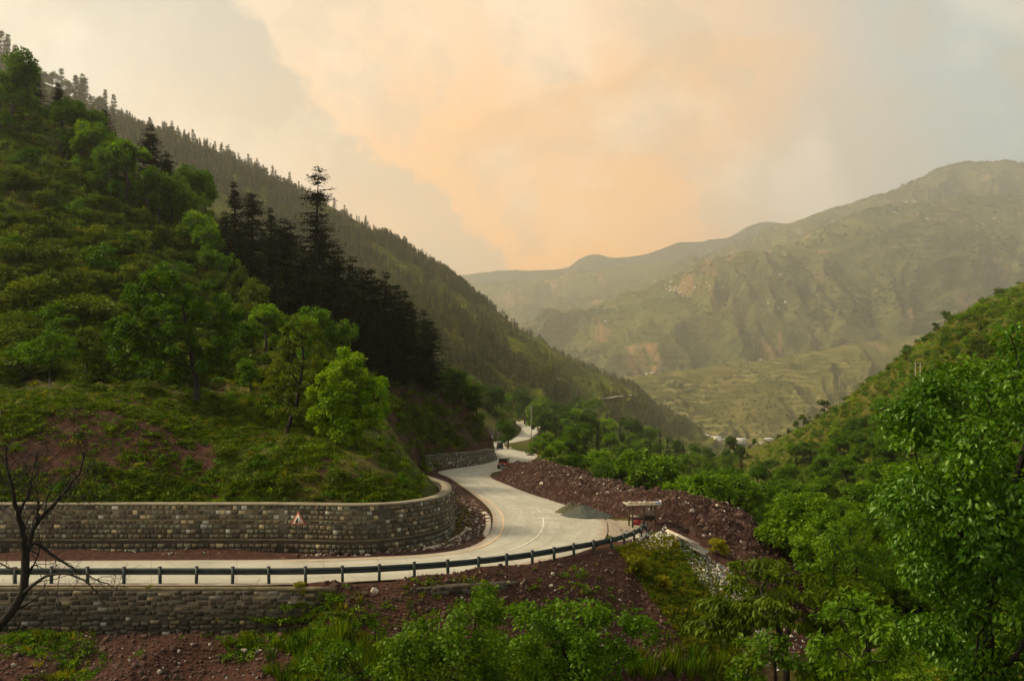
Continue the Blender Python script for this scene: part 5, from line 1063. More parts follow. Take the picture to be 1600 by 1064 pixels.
for k, (px, py, h) in enumerate(sorted(rt, key=lambda q: q[2][1])):
    s = rng.uniform(0.75, 1.15) * (0.8 if h[1] < 120 else 1.15 if h[1] > 170 else 1.0)
    plant('broadleaf_tree', 'b%d' % ((0, 2, 1, 2, 3, 2)[k % 6]), BL[(0, 2, 1, 2, 3, 2)[k % 6]], (h[0], h[1], h[2] - 0.5), rg.uniform(0, 6), (s * 1.1, s * 1.1, s * rng.uniform(.8, 1.1)), 'leafy tree in the dense wood on the right-hand hillside' , 'tree', 'wood on the right-hand hillside')
def skyline(px, y0, y1):
    j = int(np.searchsorted(gpx, px)); m = (GY > y0) & (GY < y1); prof = np.where(m, HOR - GZ[:, j] * PXF / GY, 1e9); k = int(np.argmin(prof)); y = float(GY[k]); return ((px - PXC) / PXF * y, y, float(GZ[k, j]))
for px, hpx, k, lab in [(1476, 20, 0, 'lone dark bush-like tree on the skyline of the right-hand hill'), (1463, 13, 1, 'small tree left of the lone skyline tree'), (1288, 22, 1, 'dark tree low on the ridge line of the right-hand hill'), (1246, 14, 0, 'round dark shrub-like tree at the lower end of the right-hand ridge'), (1255, 20, 4, 'thin pale tree beside the round dark one on the right-hand ridge'), (1180, 12, 0, 'dark tree near the foot of the right-hand ridge')]:
    q = skyline(px, 190, 520); s = hpx / PXF * q[1] / 7.6; plant('broadleaf_tree', 'b%d' % k, BL[k], (q[0], q[1], q[2] - .3), rg.uniform(0, 6), (s, s, s), lab, 'tree', None)
for k in range(26):
    px = 1170 + k * 15.5 + rg.uniform(-5, 5); q = skyline(px, 190, 520); s = rg.uniform(.5, 1.5); plant('shrub', 's%d' % (k % 2), SH[k % 2], (q[0], q[1] - 1, q[2] - .3), rg.uniform(0, 6), s, 'dark shrub on the skyline of the right-hand hill', 'shrub', 'shrubs on the right-hand skyline')
# ---- shrubs one by one
def shrubs(poly, n, seed, smin, smax, label, group, kinds, mind=14, y0=20):
    r = np.random.default_rng(seed)
    for k, (px, py, h) in enumerate(pxpoints(poly, n, seed, y0, mind)):
        kk = kinds[k % len(kinds)]; s = r.uniform(smin, smax); plant('shrub', 's%d' % kk, SH[kk], (h[0], h[1], h[2] - 0.15), r.uniform(0, 6), (s * r.uniform(.9, 1.3), s, s * r.uniform(.75, 1.1)), label, 'shrub', group)
shrubs([(0, 160), (60, 190), (140, 250), (230, 310), (300, 380), (390, 450), (460, 510), (560, 590), (560, 640), (380, 600), (0, 600)], 210, 11, 0.9, 2.3, 'rounded shrub on the steep grassy near hillside', 'shrubs on the near hillside', (0, 1, 0, 2, 1, 0), 20)
shrubs([(560, 600), (700, 600), (760, 650), (765, 690), (690, 705), (640, 690), (600, 660)], 22, 12, 0.7, 1.3, 'low shrub on the reddish cut bank above the far wall', 'shrubs on the cut bank', (0, 1), 16)
shrubs([(1190, 720), (1300, 640), (1400, 570), (1480, 500), (1600, 480), (1600, 640), (1450, 640), (1300, 720)], 72, 13, 0.9, 2.4, 'olive shrub on the open upper part of the right-hand hill', 'shrubs on the right-hand hill', (2, 1, 3, 0, 2), 16)
shrubs([(0, 660), (300, 690), (500, 700), (640, 740), (640, 780), (400, 785), (0, 775)], 14, 14, 0.35, 0.8, 'small shrub on the turf bank above the stone wall', 'shrubs on the turf bank', (1, 2), 30)
M['leaf_gold'] = leafmat('leaf_gold', (0.09, 0.10, 0.008), (0.17, 0.16, 0.012), (0.26, 0.23, 0.02), trans=0.4)
gold = shrub_shape(330, leafm=M['leaf_yellow']); SH.append(gold)
for px, py, s, lab in [(1124, 866, 0.95, 'yellow-green bush on the dark rubble cone'), (998, 900, 1.0, 'bright green bush on the red slope under the grassy nose'), (470, 935, 0.5, 'small yellow-green bush growing from the top of the lower wall'), (235, 925, 0.35, 'tiny green tuft bush at the edge of the lower wall'), (1037, 922, 0.7, 'olive bush low on the grassy nose')]:
    h = hit(px, py, 30)
    if h: plant('shrub', 's4', gold, (h[0], h[1], h[2] - 0.1), 1.0, s, lab, 'shrub', None)

# ---- pine forest on the long ridge: crest trees one by one, the rest as one wood
rngf = np.random.default_rng(9)
def loftpts(A, n, rng, vmin=0.0, vmax=1.0, umin=0, umax=1):
    nv, nu = A.shape[:2]; v = rng.uniform(vmin, vmax, n) * (nv - 1.001); u_ = rng.uniform(umin, umax, n) * (nu - 1.001)
    i, j = v.astype(int), u_.astype(int); a, b = (v - i)[:, None], (u_ - j)[:, None]
    return (A[i, j] * (1 - a) + A[i + 1, j] * a) * (1 - b) + (A[i, j + 1] * (1 - a) + A[i + 1, j + 1] * a) * b
def inframe(p, m=30): px = PXC + p[:, 0] / p[:, 1] * PXF; return (px > -m) & (px < 1600 + m)
crest = A_R[-2]; cx = PXC + crest[:, 0] / crest[:, 1] * PXF; n_c = 150
for k in range(n_c):
    px = -10 + 1060 * (k / n_c) + rngf.uniform(-6, 6)
    if px < 420 and k % 5 == 3: px += 4
    j = int(np.argmin(abs(cx - px))); q = crest[j] + np.array([0, -rngf.uniform(0, 14), -2.0]); hh = rngf.uniform(10, 21) * (1.8 if px < 190 else 0.95 if px < 650 else 0.85)
    if 190 < px < 260: hh *= 0.6
    rnd = rngf.random() < 0.25
    if rnd: plant('broadleaf_tree' if False else 'pine_tree', 'b4', BL[4], q, rg.uniform(0, 6), hh * 0.6 / 8, 'round-topped tree on the crest of the long ridge', 'tree', 'trees along the ridge crest')
    else: plant('pine_tree', 'cf%d' % (k % 3), CF[k % 3], q, rg.uniform(0, 6), hh / 18, 'conifer on the crest of the long forested ridge', 'tree', 'trees along the ridge crest')
fp = loftpts(A_R, 36000, rngf, 0.0, 0.99); fp = fp[inframe(fp)]
dens = fbm(fp[:, 0], fp[:, 1] + fp[:, 2], 110, 4, 51); px_ = PXC + fp[:, 0] / fp[:, 1] * PXF; py_ = HOR - fp[:, 2] / fp[:, 1] * PXF
keep = rngf.random(len(fp)) < np.clip(0.72 + dens * 1.5 - 0.5 * sstep(px_, 640, 900), 0.06, 1); fp = fp[keep]
hs = rngf.uniform(8, 16, len(fp)); pick = rngf.integers(0, 3, len(fp)); olive = rngf.random(len(fp)) < 0.12 + 0.5 * (dens[keep] < -0.15) + 0.4 * sstep(PXC + fp[:, 0] / fp[:, 1] * PXF, 600, 850)
pick = np.where(olive, 3 + rngf.integers(0, 2, len(fp)), pick); scl = np.where(olive, hs * 0.42 / 1.8 * 0.9, hs / 18)
fp[:, 2] -= 0.8
bush_far = [shrub_shape(340 + k, nclump=9, nleaf=26, size=0.42, leafm=M[('leaf_olive', 'leaf_yellow')[k]]) for k in range(2)]
scatter('forest', fp, [c[1] for c in CF] + bush_far, 'pine forest covering the long ridge', scl, 0.04, 3, pick)
print('forest', len(fp))
# woods and scrub on the farther slopes
tp = np.concatenate([loftpts(A_T, 2600, rngf, 0.02, 0.99, 0.0, 0.8), loftpts(A_M1, 9000, rngf, 0.3, 0.99), loftpts(A_M2, 3500, rngf, 0.5, 1.0), loftpts(A_M2, 900, rngf, 0.985, 1.0), loftpts(A_M3, 900, rngf, 0.9, 1.0)]); tp = tp[inframe(tp)]
dn = fbm(tp[:, 0], tp[:, 2] * 2 + tp[:, 1] * .3, 330, 4, 61); tp = tp[rngf.random(len(tp)) < np.clip(0.35 + dn * 1.9, 0.05, 1)]
scatter('woodland', tp, bush_far + [CF[0][1]], 'scattered woodland and scrub on the hazy mountains', rngf.uniform(4.0, 7.5, len(tp)) * np.where(tp[:, 1] > 3000, 1.1, 0.45), 0.05, 4, np.where(rngf.random(len(tp)) < .25, 0, 0))
vt = loftpts(A_T, 260, rngf, 0.0, 0.28, 0.25, 0.65)
scatter('trees', vt, [BL[0][1], BL[4][1]], 'groves on the valley floor by the village', rngf.uniform(0.9, 1.6, len(vt)), 0.05, 5) if False else None

# ---- undergrowth and grass
def cover_pts(poly, n, seed, ymax=260, cond=None):
    r = np.random.default_rng(seed); xs = [p[0] for p in poly]; ys = [p[1] for p in poly]; px = r.uniform(min(xs), max(xs), n * 2); py = r.uniform(min(ys), max(ys), n * 2)
    mk = inside(px, py, poly); px, py = px[mk][:n], py[mk][:n]; out = []
    for a, b in zip(px, py):
        h = hit(a, b, 20)
        if h and h[1] < ymax: out.append(h)
    out = np.array(out)
    j = np.clip(np.searchsorted(GT, out[:, 0] / out[:, 1]), 0, NX - 1); i = np.clip(np.searchsorted(GY, out[:, 1]), 0, NY - 1)
    ok = dR[i, j] > 0.6
    if cond is not None: ok &= cond(cov[i, j], out)
    return out[ok]
cush = [cushion_shape(400 + k, M[m_]) for k, m_ in enumerate(('leaf_olive', 'leaf', 'leaf_yellow', 'leaf_bright'))]
tuft = [tuft_shape(420 + k, mat=M[m_]) for k, m_ in enumerate(('leaf_olive', 'leaf_yellow', 'leaf'))]
nh = [(-330, -20), (-60, 90), (60, 150), (160, 240), (300, 340), (420, 440), (560, 560), (680, 600), (765, 650), (765, 700), (660, 715), (660, 785), (430, 795), (-330, 785)]
up = cover_pts(nh, 46000, 21, 300); nz2 = fbm(up[:, 0], up[:, 1] + up[:, 2], 5, 3, 71)
up = up[np.random.default_rng(3).random(len(up)) < np.clip(0.55 + nz2 * 1.3, 0.05, 1)]
j_ = np.clip(np.searchsorted(GT, up[:, 0] / up[:, 1]), 0, NX - 1); i_ = np.clip(np.searchsorted(GY, up[:, 1]), 0, NY - 1); cz = cov[i_, j_]
up = up[np.random.default_rng(13).random(len(up)) > np.where((cz[:, 2] > .2) & (up[:, 1] < 77), 0.88, np.where((cz[:, 0] > .62) & (up[:, 1] < 64), 0.72, 0.0))]
r_ = np.random.default_rng(4); pk = r_.choice(7, len(up), p=[.34, .20, .01, .03, .26, .03, .13])
scatter('undergrowth', up, cush + tuft, 'low scrub and grass tufts on the near hillside', r_.uniform(0.45, 1.35, len(up)) * np.clip(up[:, 1] / 80, 0.55, 1.7), 0.25, 6, pk)
rh = [(1130, 760), (1240, 660), (1400, 550), (1480, 475), (1600, 400), (1850, 330), (1850, 1064), (1260, 1064), (1280, 950), (1200, 850)]
ur = cover_pts(rh, 22000, 22, 500); r_ = np.random.default_rng(5); pk = r_.choice(4, len(ur), p=[.22, .48, .08, .22])
scatter('undergrowth', ur, cush, 'low scrub covering the right-hand hillside', r_.uniform(0.8, 1.9, len(ur)) * np.clip(ur[:, 1] / 150, 0.5, 1.8), 0.2, 7, pk)
cv = cover_pts([(840, 690), (860, 640), (930, 625), (1060, 665), (1160, 700), (1150, 760), (1230, 880), (1180, 860), (1060, 780), (960, 770), (880, 735), (850, 715)], 7000, 23, 1000, lambda c, o: c[:, 0] < 0.9); r_ = np.random.default_rng(6); pk = r_.choice(4, len(cv), p=[.35, .4, .1, .15])
scatter('undergrowth', cv, cush, 'green scrub on the slope dropping to the valley', r_.uniform(1.2, 2.6, len(cv)) * np.clip(cv[:, 1] / 230, 0.6, 3.0), 0.2, 8, pk)
bk = cover_pts([(650, 440), (740, 470), (870, 560), (1010, 640), (1000, 670), (900, 660), (840, 660), (770, 650), (700, 600)], 9000, 29, 1000, lambda c, o: o[:, 1] > 190); r_ = np.random.default_rng(12)
scatter('undergrowth', bk, cush + [SH[0], SH[3]], 'yellow-green scrub at the foot of the long ridge', np.where((pkk := r_.choice(6, len(bk), p=[.3, .15, .15, .1, .2, .1])) > 3, r_.uniform(1.0, 2.2, len(bk)), r_.uniform(2.0, 4.2, len(bk))) * np.clip(bk[:, 1] / 500, .5, 1.3), 0.2, 19, pkk)
# grass on the nose, verges and lower slope
gn = cover_pts([(940, 870), (1000, 845), (1050, 838), (1090, 870), (1130, 920), (1160, 960), (1180, 1064), (1100, 1064), (1060, 990), (1010, 930), (985, 895)], 5200, 24, 90, lambda c, o: c[:, 0] < 0.85)
r_ = np.random.default_rng(7); flat_ = gn[:, 2] > -12.1; pk = np.where(flat_, r_.choice([2, 5, 5, 2], len(gn)), r_.choice([0, 2, 4, 5, 1], len(gn)))
scatter('grass', gn, cush + tuft, 'yellow-green grass on the nose beside the guardrail end', r_.uniform(0.25, 0.62, len(gn)), 0.2, 9, pk)
lw = cover_pts([(-50, 990), (300, 990), (420, 965), (560, 925), (600, 1000), (640, 1064), (-50, 1064)], 6200, 25, 60)
n5 = fbm(lw[:, 0], lw[:, 1], 3.2, 3, 81); px5 = PXC + lw[:, 0] / lw[:, 1] * PXF; keep = n5 + 0.62 * sstep(px5, 260, 480) - 0.22 + np.random.default_rng(2).normal(size=len(n5)) * .22 > 0.42; lw = lw[keep]
r_ = np.random.default_rng(8); scatter('grass', lw, cush + tuft, 'weeds and grass on the red earth below the lower wall', r_.uniform(0.35, 0.85, len(lw)), 0.2, 10, r_.choice([0, 1, 1, 3, 4, 5, 6], len(lw)))
lw2 = cover_pts([(540, 915), (960, 880), (1120, 1000), (1100, 1064), (620, 1064)], 1500, 26, 60); n5 = fbm(lw2[:, 0], lw2[:, 1], 2.6, 3, 85); lw2 = lw2[n5 + np.random.default_rng(1).normal(size=len(n5)) * .2 > 0.3]
r_ = np.random.default_rng(9); scatter('grass', lw2, cush + tuft, 'scattered weeds on the red earth slope', r_.uniform(0.25, 0.6, len(lw2)), 0.2, 11, r_.choice([0, 1, 3, 4, 5, 6], len(lw2)))
vg = cover_pts([(840, 700), (850, 718), (870, 722), (940, 745), (975, 768), (990, 775), (960, 775), (900, 742), (850, 735)], 1500, 27, 260)
r_ = np.random.default_rng(10); scatter('grass', vg, [cush[2], cush[0], tuft[1]], 'yellow verge grass behind the rubble heap', r_.uniform(0.4, 0.9, len(vg)), 0.2, 12)
vi = cover_pts([(600, 866), (690, 846), (712, 826), (712, 790), (690, 765), (712, 770), (735, 800), (735, 825), (700, 850)], 900, 28, 110); r_ = np.random.default_rng(11)
if len(vi): scatter('grass', vi, [cush[2], cush[0], tuft[1]], 'thin grass at the foot of the curved wall', r_.uniform(0.15, 0.4, len(vi)), 0.2, 13)
print('cover', len(up), len(ur), len(cv), len(gn), len(lw))

tr_ = cover_pts([(-60, 600), (560, 600), (560, 700), (-60, 680)], 9000, 91, 78, lambda c, o: c[:, 2] > .2); r_ = np.random.default_rng(92)
scatter('grass', tr_, [cush[0], cush[1], tuft[0], tuft[2], tuft[1]], 'short bright turf on the hillside terraces', r_.uniform(.2, .55, len(tr_)), .2, 21, r_.choice(5, len(tr_), p=[.25, .25, .22, .2, .08]))
# ---- stones on the rubble heap, the red slope and the inner verge
r_ = np.random.default_rng(50); xx = r_.uniform(-4, 30, 16000); yv = r_.uniform(56, 137, 16000); ins = inside(xx, yv, HEAP); xx, yv = xx[ins], yv[ins]
hzv = heapz(xx, yv); pts = np.stack([xx, yv, hzv + .02], 1); sc_ = np.exp(r_.normal(-1.75, .55, len(xx))).clip(.08, 1.0)
scatter('rubble', pts, RK, 'loose broken stones all over the rubble heap', sc_, 1.0, 14, r_.choice(5, len(xx), p=[.38, .29, .25, .06, .02]))
for px, py, s, lab in [(847, 754, 1.2, 'large pale boulder on the front of the rubble heap'), (908, 750, 1.1, 'rounded pale boulder near the crest of the rubble heap'), (585, 912, .55, 'pale rock lying at the top of the red earth chute'), (382, 982, .5, 'grey rock at the foot of the rough lower wall'), (796, 700, 1.5, 'pale boulder beside the road near the far jeep')]:
    Y_ = {847: 103, 908: 100, 585: 45.6, 382: 43.5, 796: 238}[px]; x_ = (px - PXC) / PXF * Y_; z_ = float(heapz(np.array([x_]), np.array([Y_]))[0]) if px in (847, 908) else zg(x_, Y_)
    o = link('boulder', rock_shape(int(px), M['rock_pale']), label=lab, cat='boulder'); o.location = (x_, Y_, z_ + s * .12); o.scale = (s, s * .8, s * .7)
rs = cover_pts([(500, 905), (830, 880), (960, 865), (1010, 930), (1120, 1064), (-50, 1064), (-50, 985), (420, 985), (540, 950)], 9000, 51, 62, lambda c, o: c[:, 0] > 0.6); r_ = np.random.default_rng(52)
scatter('rubble', rs + [0, 0, .01], RK, 'small loose stones on the red earth slope', np.exp(r_.normal(-2.5, .6, len(rs))).clip(.04, .6), 1.0, 15, r_.choice(5, len(rs), p=[.38, .30, .26, .05, .01]))
ri_ = cover_pts([(430, 870), (600, 862), (690, 845), (712, 826), (706, 790), (690, 765), (680, 740), (700, 745), (740, 778), (762, 802), (765, 825), (740, 850), (600, 868)], 5000, 53, 112); r_ = np.random.default_rng(54)
scatter('rubble', ri_, RK, 'broken stones and dirt between the curved wall and the road', np.exp(r_.normal(-2.0, .5, len(ri_))).clip(.06, .6), 1.0, 16, r_.choice(5, len(ri_), p=[.2, .2, .15, .3, .15]))
tg = [tuft_shape(440 + k, h=1.5, n=40, w=.07, mat=M[m_], spread=.3, lean=.45) for k, m_ in enumerate(('leaf_fresh', 'leaf', 'leaf_olive'))]
tp2 = np.concatenate([cover_pts([(380, 1010), (560, 1000), (620, 1064), (380, 1064)], 34, 71, 60), cover_pts([(560, 1030), (1130, 1035), (1150, 1064), (560, 1064)], 130, 72, 60)])
scatter('grass', tp2, tg, 'tall pale grass blades along the bottom edge', np.random.default_rng(73).uniform(.4, 1.0, len(tp2)), .15, 20)
# broken concrete gutter at the inside of the bend
def slab_run(name, pts, wd, ht, mat, label, cat):
    P3 = []
    for px, py in pts:
        h = hit(px, py, 40); P3.append(h)
    P3 = catmull(np.array(P3), len(P3) * 5); P3[:, 2] += .02; o0 = P3[0].copy(); P3[:, 2] -= .02; mb = MB(); strip(mb, P3 - o0, lambda i: [(wd / 2, -.2), (wd / 2, ht), (-wd / 2, ht), (-wd / 2, -.2)]); o = mb.build(name, mat, label=label, cat=cat); o.location = o0
M['pale_concrete'] = simple('pale_concrete', (0.46, 0.38, 0.30), 0.9, var=0.35, scale=2, bump=.4)
slab_run('broken_gutter', [(664, 857), (690, 850), (715, 838), (728, 828)], .28, .03, M['pale_concrete'], 'broken pale concrete gutter edge curving through the debris', 'gutter')
slab_run('broken_gutter', [(757, 838), (763, 822), (762, 808), (756, 800)], .45, .03, M['pale_concrete'], 'short pale concrete kerb remnant at the inside of the bend', 'gutter')
M['trench'] = simple('trench', (0.012, 0.009, 0.007), 1.0, var=.4, scale=2)
slab_run('drain_trench', [(734, 845), (742, 832), (724, 822), (712, 805), (704, 790), (695, 775), (682, 762)], .32, .03, M['trench'], 'dark narrow drainage trench winding through the roadside debris', 'drain')
# rubbish tipped down the slope
def scrap(seed, c):
    r = np.random.default_rng(seed); mb = MB()
    for _ in range(3): mb.box(r.normal(size=3) * .18, r.uniform(.12, .5, 3) * [1, .8, .15], r.uniform(0, 3), c)
    m = make_mesh('scrap', np.vstack(mb.V), [np.array(f) for f in mb.F.values()], simple('scrap', c, .6, var=.2)); return m
SC = [scrap(600 + k, c) for k, c in enumerate([(.55, .53, .46), (.36, .32, .25), (.20, .30, .20), (.42, .27, .16), (.16, .22, .30), (.08, .06, .05), (.35, .10, .07)])]
gb = cover_pts([(1040, 832), (1062, 838), (1090, 862), (1115, 876), (1168, 912), (1180, 948), (1130, 950), (1095, 915), (1078, 885), (1060, 855)], 3200, 61, 90); r_ = np.random.default_rng(62)
scatter('litter', gb + [0, 0, .05], SC, 'coloured household rubbish tipped down the slope below the bend', r_.uniform(.15, .5, len(gb)), .9, 17, r_.choice(7, len(gb), p=[.12, .24, .14, .14, .06, .27, .03]))
gb = np.concatenate([cover_pts([(965, 830), (1040, 825), (1060, 845), (1040, 870), (985, 850)], 260, 63, 90), cover_pts([(1100, 940), (1180, 930), (1260, 1000), (1230, 1064), (1130, 1010)], 160, 64, 90), cover_pts([(200, 858), (440, 858), (440, 868), (200, 868)], 14, 65, 90)])
scatter('litter', gb + [0, 0, .05], SC, 'scattered bits of litter on the verge and slope', np.random.default_rng(66).uniform(.15, .45, len(gb)), .9, 18, np.random.default_rng(67).choice(7, len(gb), p=[.5, .22, .1, .08, .05, .03, .02]))
h = hit(1083, 858, 40); mb = MB(); mb.box((0, 0, 0), (2.3, .9, .16), col=None); o = mb.build('concrete_slab', M['concrete'], label='tilted broken concrete slab on top of the rubbish chute', cat='slab'); o.location = (h[0], h[1], h[2] + .25); o.rotation_euler = (R(8), R(22), R(-35))
h = hit(1066, 846, 40); mb = MB(); mb.box((0, 0, 0), (2.6, .5, .10), col=None); o = mb.build('concrete_slab', M['pale_concrete'], label='long pale plank-like slab above the rubbish chute', cat='slab'); o.location = (h[0], h[1], h[2] + .25); o.rotation_euler = (R(5), R(20), R(-25))

# ================================================================== trees and bushes drawn one at a time
def px_tree(name, crown, Y, depth, trunk, nclump, crad, nleaf, size, leafm, r0, seed, label, cat='tree', near=False, bark='bark_dark', droop=0.0, aspect=0.55, flat=0.8, shell=0.5, minw=0, power=2.2, rtip=None, flatten=None):
    """crown outline and trunk line as seen from the road's far side, filled out in depth around distance Y"""
    r = np.random.default_rng(seed); xs = [p[0] for p in crown]; ys = [p[1] for p in crown]; cent = []
    cx_, hw = (min(xs) + max(xs)) / 2, (max(xs) - min(xs)) / 2; cy_, hh = (min(ys) + max(ys)) / 2, (max(ys) - min(ys)) / 2
    while len(cent) < nclump:
        a, b = r.uniform(min(xs), max(xs)), r.uniform(min(ys), max(ys))
        if not inside(np.array([a]), np.array([b]), crown)[0]: continue
        e = math.sqrt(max(0.08, 1 - min(1, ((a - cx_) / hw) ** 2 * .8 + ((b - cy_) / hh) ** 2 * .5))); cent.append(P(a, b, Y + depth * e * r.uniform(-1, 1)))
    base = hit(trunk[0][0], trunk[0][1], 20) if Y > 40 else None
    tp_ = [P(*(p if len(p) == 3 else (p[0], p[1], Y))) for p in trunk]
    if base: dzz = base[1] - Y; tp_[0] = (base[0], base[1], base[2] - .3)
    else: x0, y0, z0 = tp_[0]; g = zg(x0, y0); tp_ = [(x0, y0, g - .3)] + tp_ if z0 > g + .4 else [(x0, y0, g - .3)] + tp_[1:]
    o0 = np.array(tp_[0]); tr = catmull(np.array(tp_) - o0, 10); cent = np.array(cent) - o0
    tm, cm = tree_meshes(name, tr, cent, crad * r.uniform(.75, 1.2, nclump), nleaf, size, r, M[bark], leafm, r0, rtip or r0 * .05, center=cent.mean(0) - [0, 0, .1], near=near, droop=droop, aspect=aspect, flat=flat, minw=minw, power=power)
    e = empty(name, tuple(o0), label=label, cat=cat); link('trunk', tm, e); link('crown', cm, e); return e
px_tree('broadleaf_tree', [(165, 520), (185, 465), (215, 440), (235, 422), (290, 415), (335, 432), (352, 470), (382, 505), (372, 556), (335, 580), (290, 606), (262, 600), (225, 570), (185, 565)], 74, 3.6, [(307, 630), (306, 590), (300, 560), (294, 520), (285, 480)], 120, .66, 150, .30, M['leaf'], .26, 701, 'broad old tree with a thick forked trunk on the grassy terrace')
px_tree('broadleaf_tree', [(24, 562), (38, 538), (70, 522), (112, 532), (122, 552), (100, 572), (60, 576)], 72, 2, [(79, 623), (78, 590), (80, 560), (78, 545)], 34, .45, 120, .24, M['leaf'], .10, 702, 'small slender tree standing on the terrace at the left')
px_tree('broadleaf_tree', [(104, 545), (130, 515), (170, 510), (185, 530), (172, 560), (130, 568)], 80, 2, [(136, 600), (135, 570), (140, 540)], 34, .5, 110, .24, M['leaf_olive'], .09, 703, 'thin tree between the slender tree and the broad old tree')
px_tree('broadleaf_tree', [(400, 612), (405, 575), (440, 540), (436, 508), (468, 490), (505, 512), (522, 550), (512, 592), (490, 624), (478, 662), (446, 655), (412, 645)], 68, 2.6, [(446, 678), (454, 655), (463, 636), (468, 600), (474, 560), (470, 525)], 100, .40, 110, .19, M['leaf_olive'], .19, 704, 'leaning dark-trunked tree with thin olive leaves on the lower terrace')
px_tree('broadleaf_tree', [(486, 606), (505, 570), (532, 545), (562, 556), (574, 588), (596, 590), (598, 612), (586, 626), (604, 640), (604, 662), (572, 656), (556, 690), (520, 694), (492, 676), (478, 640)], 66, 2.8, [(528, 706), (526, 680), (530, 640), (536, 600)], 120, .52, 190, .25, M['leaf_bright'], .15, 705, 'dense bright green tree at the edge of the bank above the wall')
px_tree('broadleaf_tree', [(1240, 842), (1262, 810), (1310, 782), (1360, 778), (1400, 800), (1412, 850), (1400, 900), (1350, 930), (1290, 930), (1248, 890)], 62, 3.2, [(1335, 1000), (1335, 935), (1338, 890), (1340, 850)], 120, .52, 130, .20, M['leaf'], .18, 706, 'rounded feathery tree with a forked trunk behind the drooping saplings', power=2.0)
# close plants in front
px_tree('walnut_tree', [(1640, 470), (1590, 482), (1560, 505), (1548, 545), (1500, 560), (1452, 590), (1440, 620), (1398, 640), (1372, 655), (1418, 690), (1412, 720), (1380, 752), (1398, 790), (1392, 830), (1432, 860), (1428, 900), (1438, 945), (1425, 990), (1470, 1020), (1500, 1070), (1760, 1090), (1800, 470)], 10.5, 1.7, [(1545, 1300, 10.6), (1540, 1080, 10.6), (1545, 980, 10.6), (1560, 860, 10.6), (1590, 740, 10.6), (1620, 640, 10.6)], 400, .26, 140, .072, M['leaf_walnut'], .085, 707, 'close leafy tree with large shining leaves filling the right edge', near=True, aspect=.46, droop=.55, power=2.0)
px_tree('sapling', [(1075, 985), (1100, 930), (1150, 905), (1150, 880), (1200, 872), (1262, 890), (1300, 905), (1360, 900), (1400, 925), (1340, 960), (1400, 985), (1300, 1010), (1260, 1000), (1225, 965), (1180, 990), (1120, 990)], 21, 2.4, [(1228, 1250, 21), (1229, 1064, 21), (1226, 1000, 21), (1222, 960, 21), (1205, 930, 21)], 110, .26, 90, .17, M['leaf_droop'], .10, 708, 'spreading sapling with drooping leaf clusters and a thin dark trunk', near=True, aspect=.30, droop=1.3, flat=.45, power=1.9)
px_tree('sapling', [(1268, 1000), (1290, 950), (1330, 925), (1370, 935), (1400, 960), (1450, 985), (1440, 1030), (1400, 1064), (1300, 1064)], 17, 1.6, [(1360, 1250, 17), (1362, 1080, 17), (1358, 1000, 17), (1350, 960, 17)], 46, .22, 60, .13, M['leaf'], .06, 709, 'mid-green sapling between the drooping sapling and the close leafy tree', near=True, aspect=.38, droop=.8)
px_tree('bush', [(588, 1070), (600, 1010), (640, 985), (655, 962), (700, 965), (735, 920), (770, 922), (780, 950), (770, 975), (810, 985), (835, 1010), (830, 1070)], 14.5, 1.5, [(735, 1300, 14.5), (730, 1080, 14.5), (735, 1020, 14.5), (745, 960, 14.5)], 130, .20, 80, .075, M['leaf_fresh'], .045, 710, 'bright yellow-green bush in front of the red earth slope', cat='bush', near=True, aspect=.55, power=1.9)
px_tree('bush', [(800, 1070), (806, 990), (800, 950), (850, 935), (880, 950), (930, 945), (985, 960), (1035, 978), (1010, 1010), (985, 1040), (950, 1070)], 19, 2.0, [(890, 1300, 19), (892, 1080, 19), (880, 1010, 19), (865, 965, 19)], 100, .24, 80, .105, M['leaf'], .06, 711, 'darker green bush right of the bright yellow-green one', cat='bush', near=True, aspect=.5, droop=.3, power=1.9)
px_tree('bush', [(1130, 1070), (1140, 1010), (1180, 985), (1240, 1000), (1290, 1010), (1300, 1070)], 18, 1.2, [(1215, 1300, 18), (1215, 1080, 18), (1210, 1030, 18)], 34, .2, 50, .10, M['leaf_fresh'], .04, 712, 'pale-leaved bush under the spreading sapling at the bottom edge', cat='bush', near=True, aspect=.6)
px_tree('bush', [(480, 1070), (478, 1020), (520, 1000), (560, 1010), (600, 1040), (610, 1070)], 17, 1.0, [(535, 1300, 17), (535, 1080, 17), (530, 1030, 17)], 24, .16, 46, .085, M['leaf'], .03, 713, 'low weedy plant at the bottom edge left of the bright bush', cat='bush', near=True, aspect=.4)
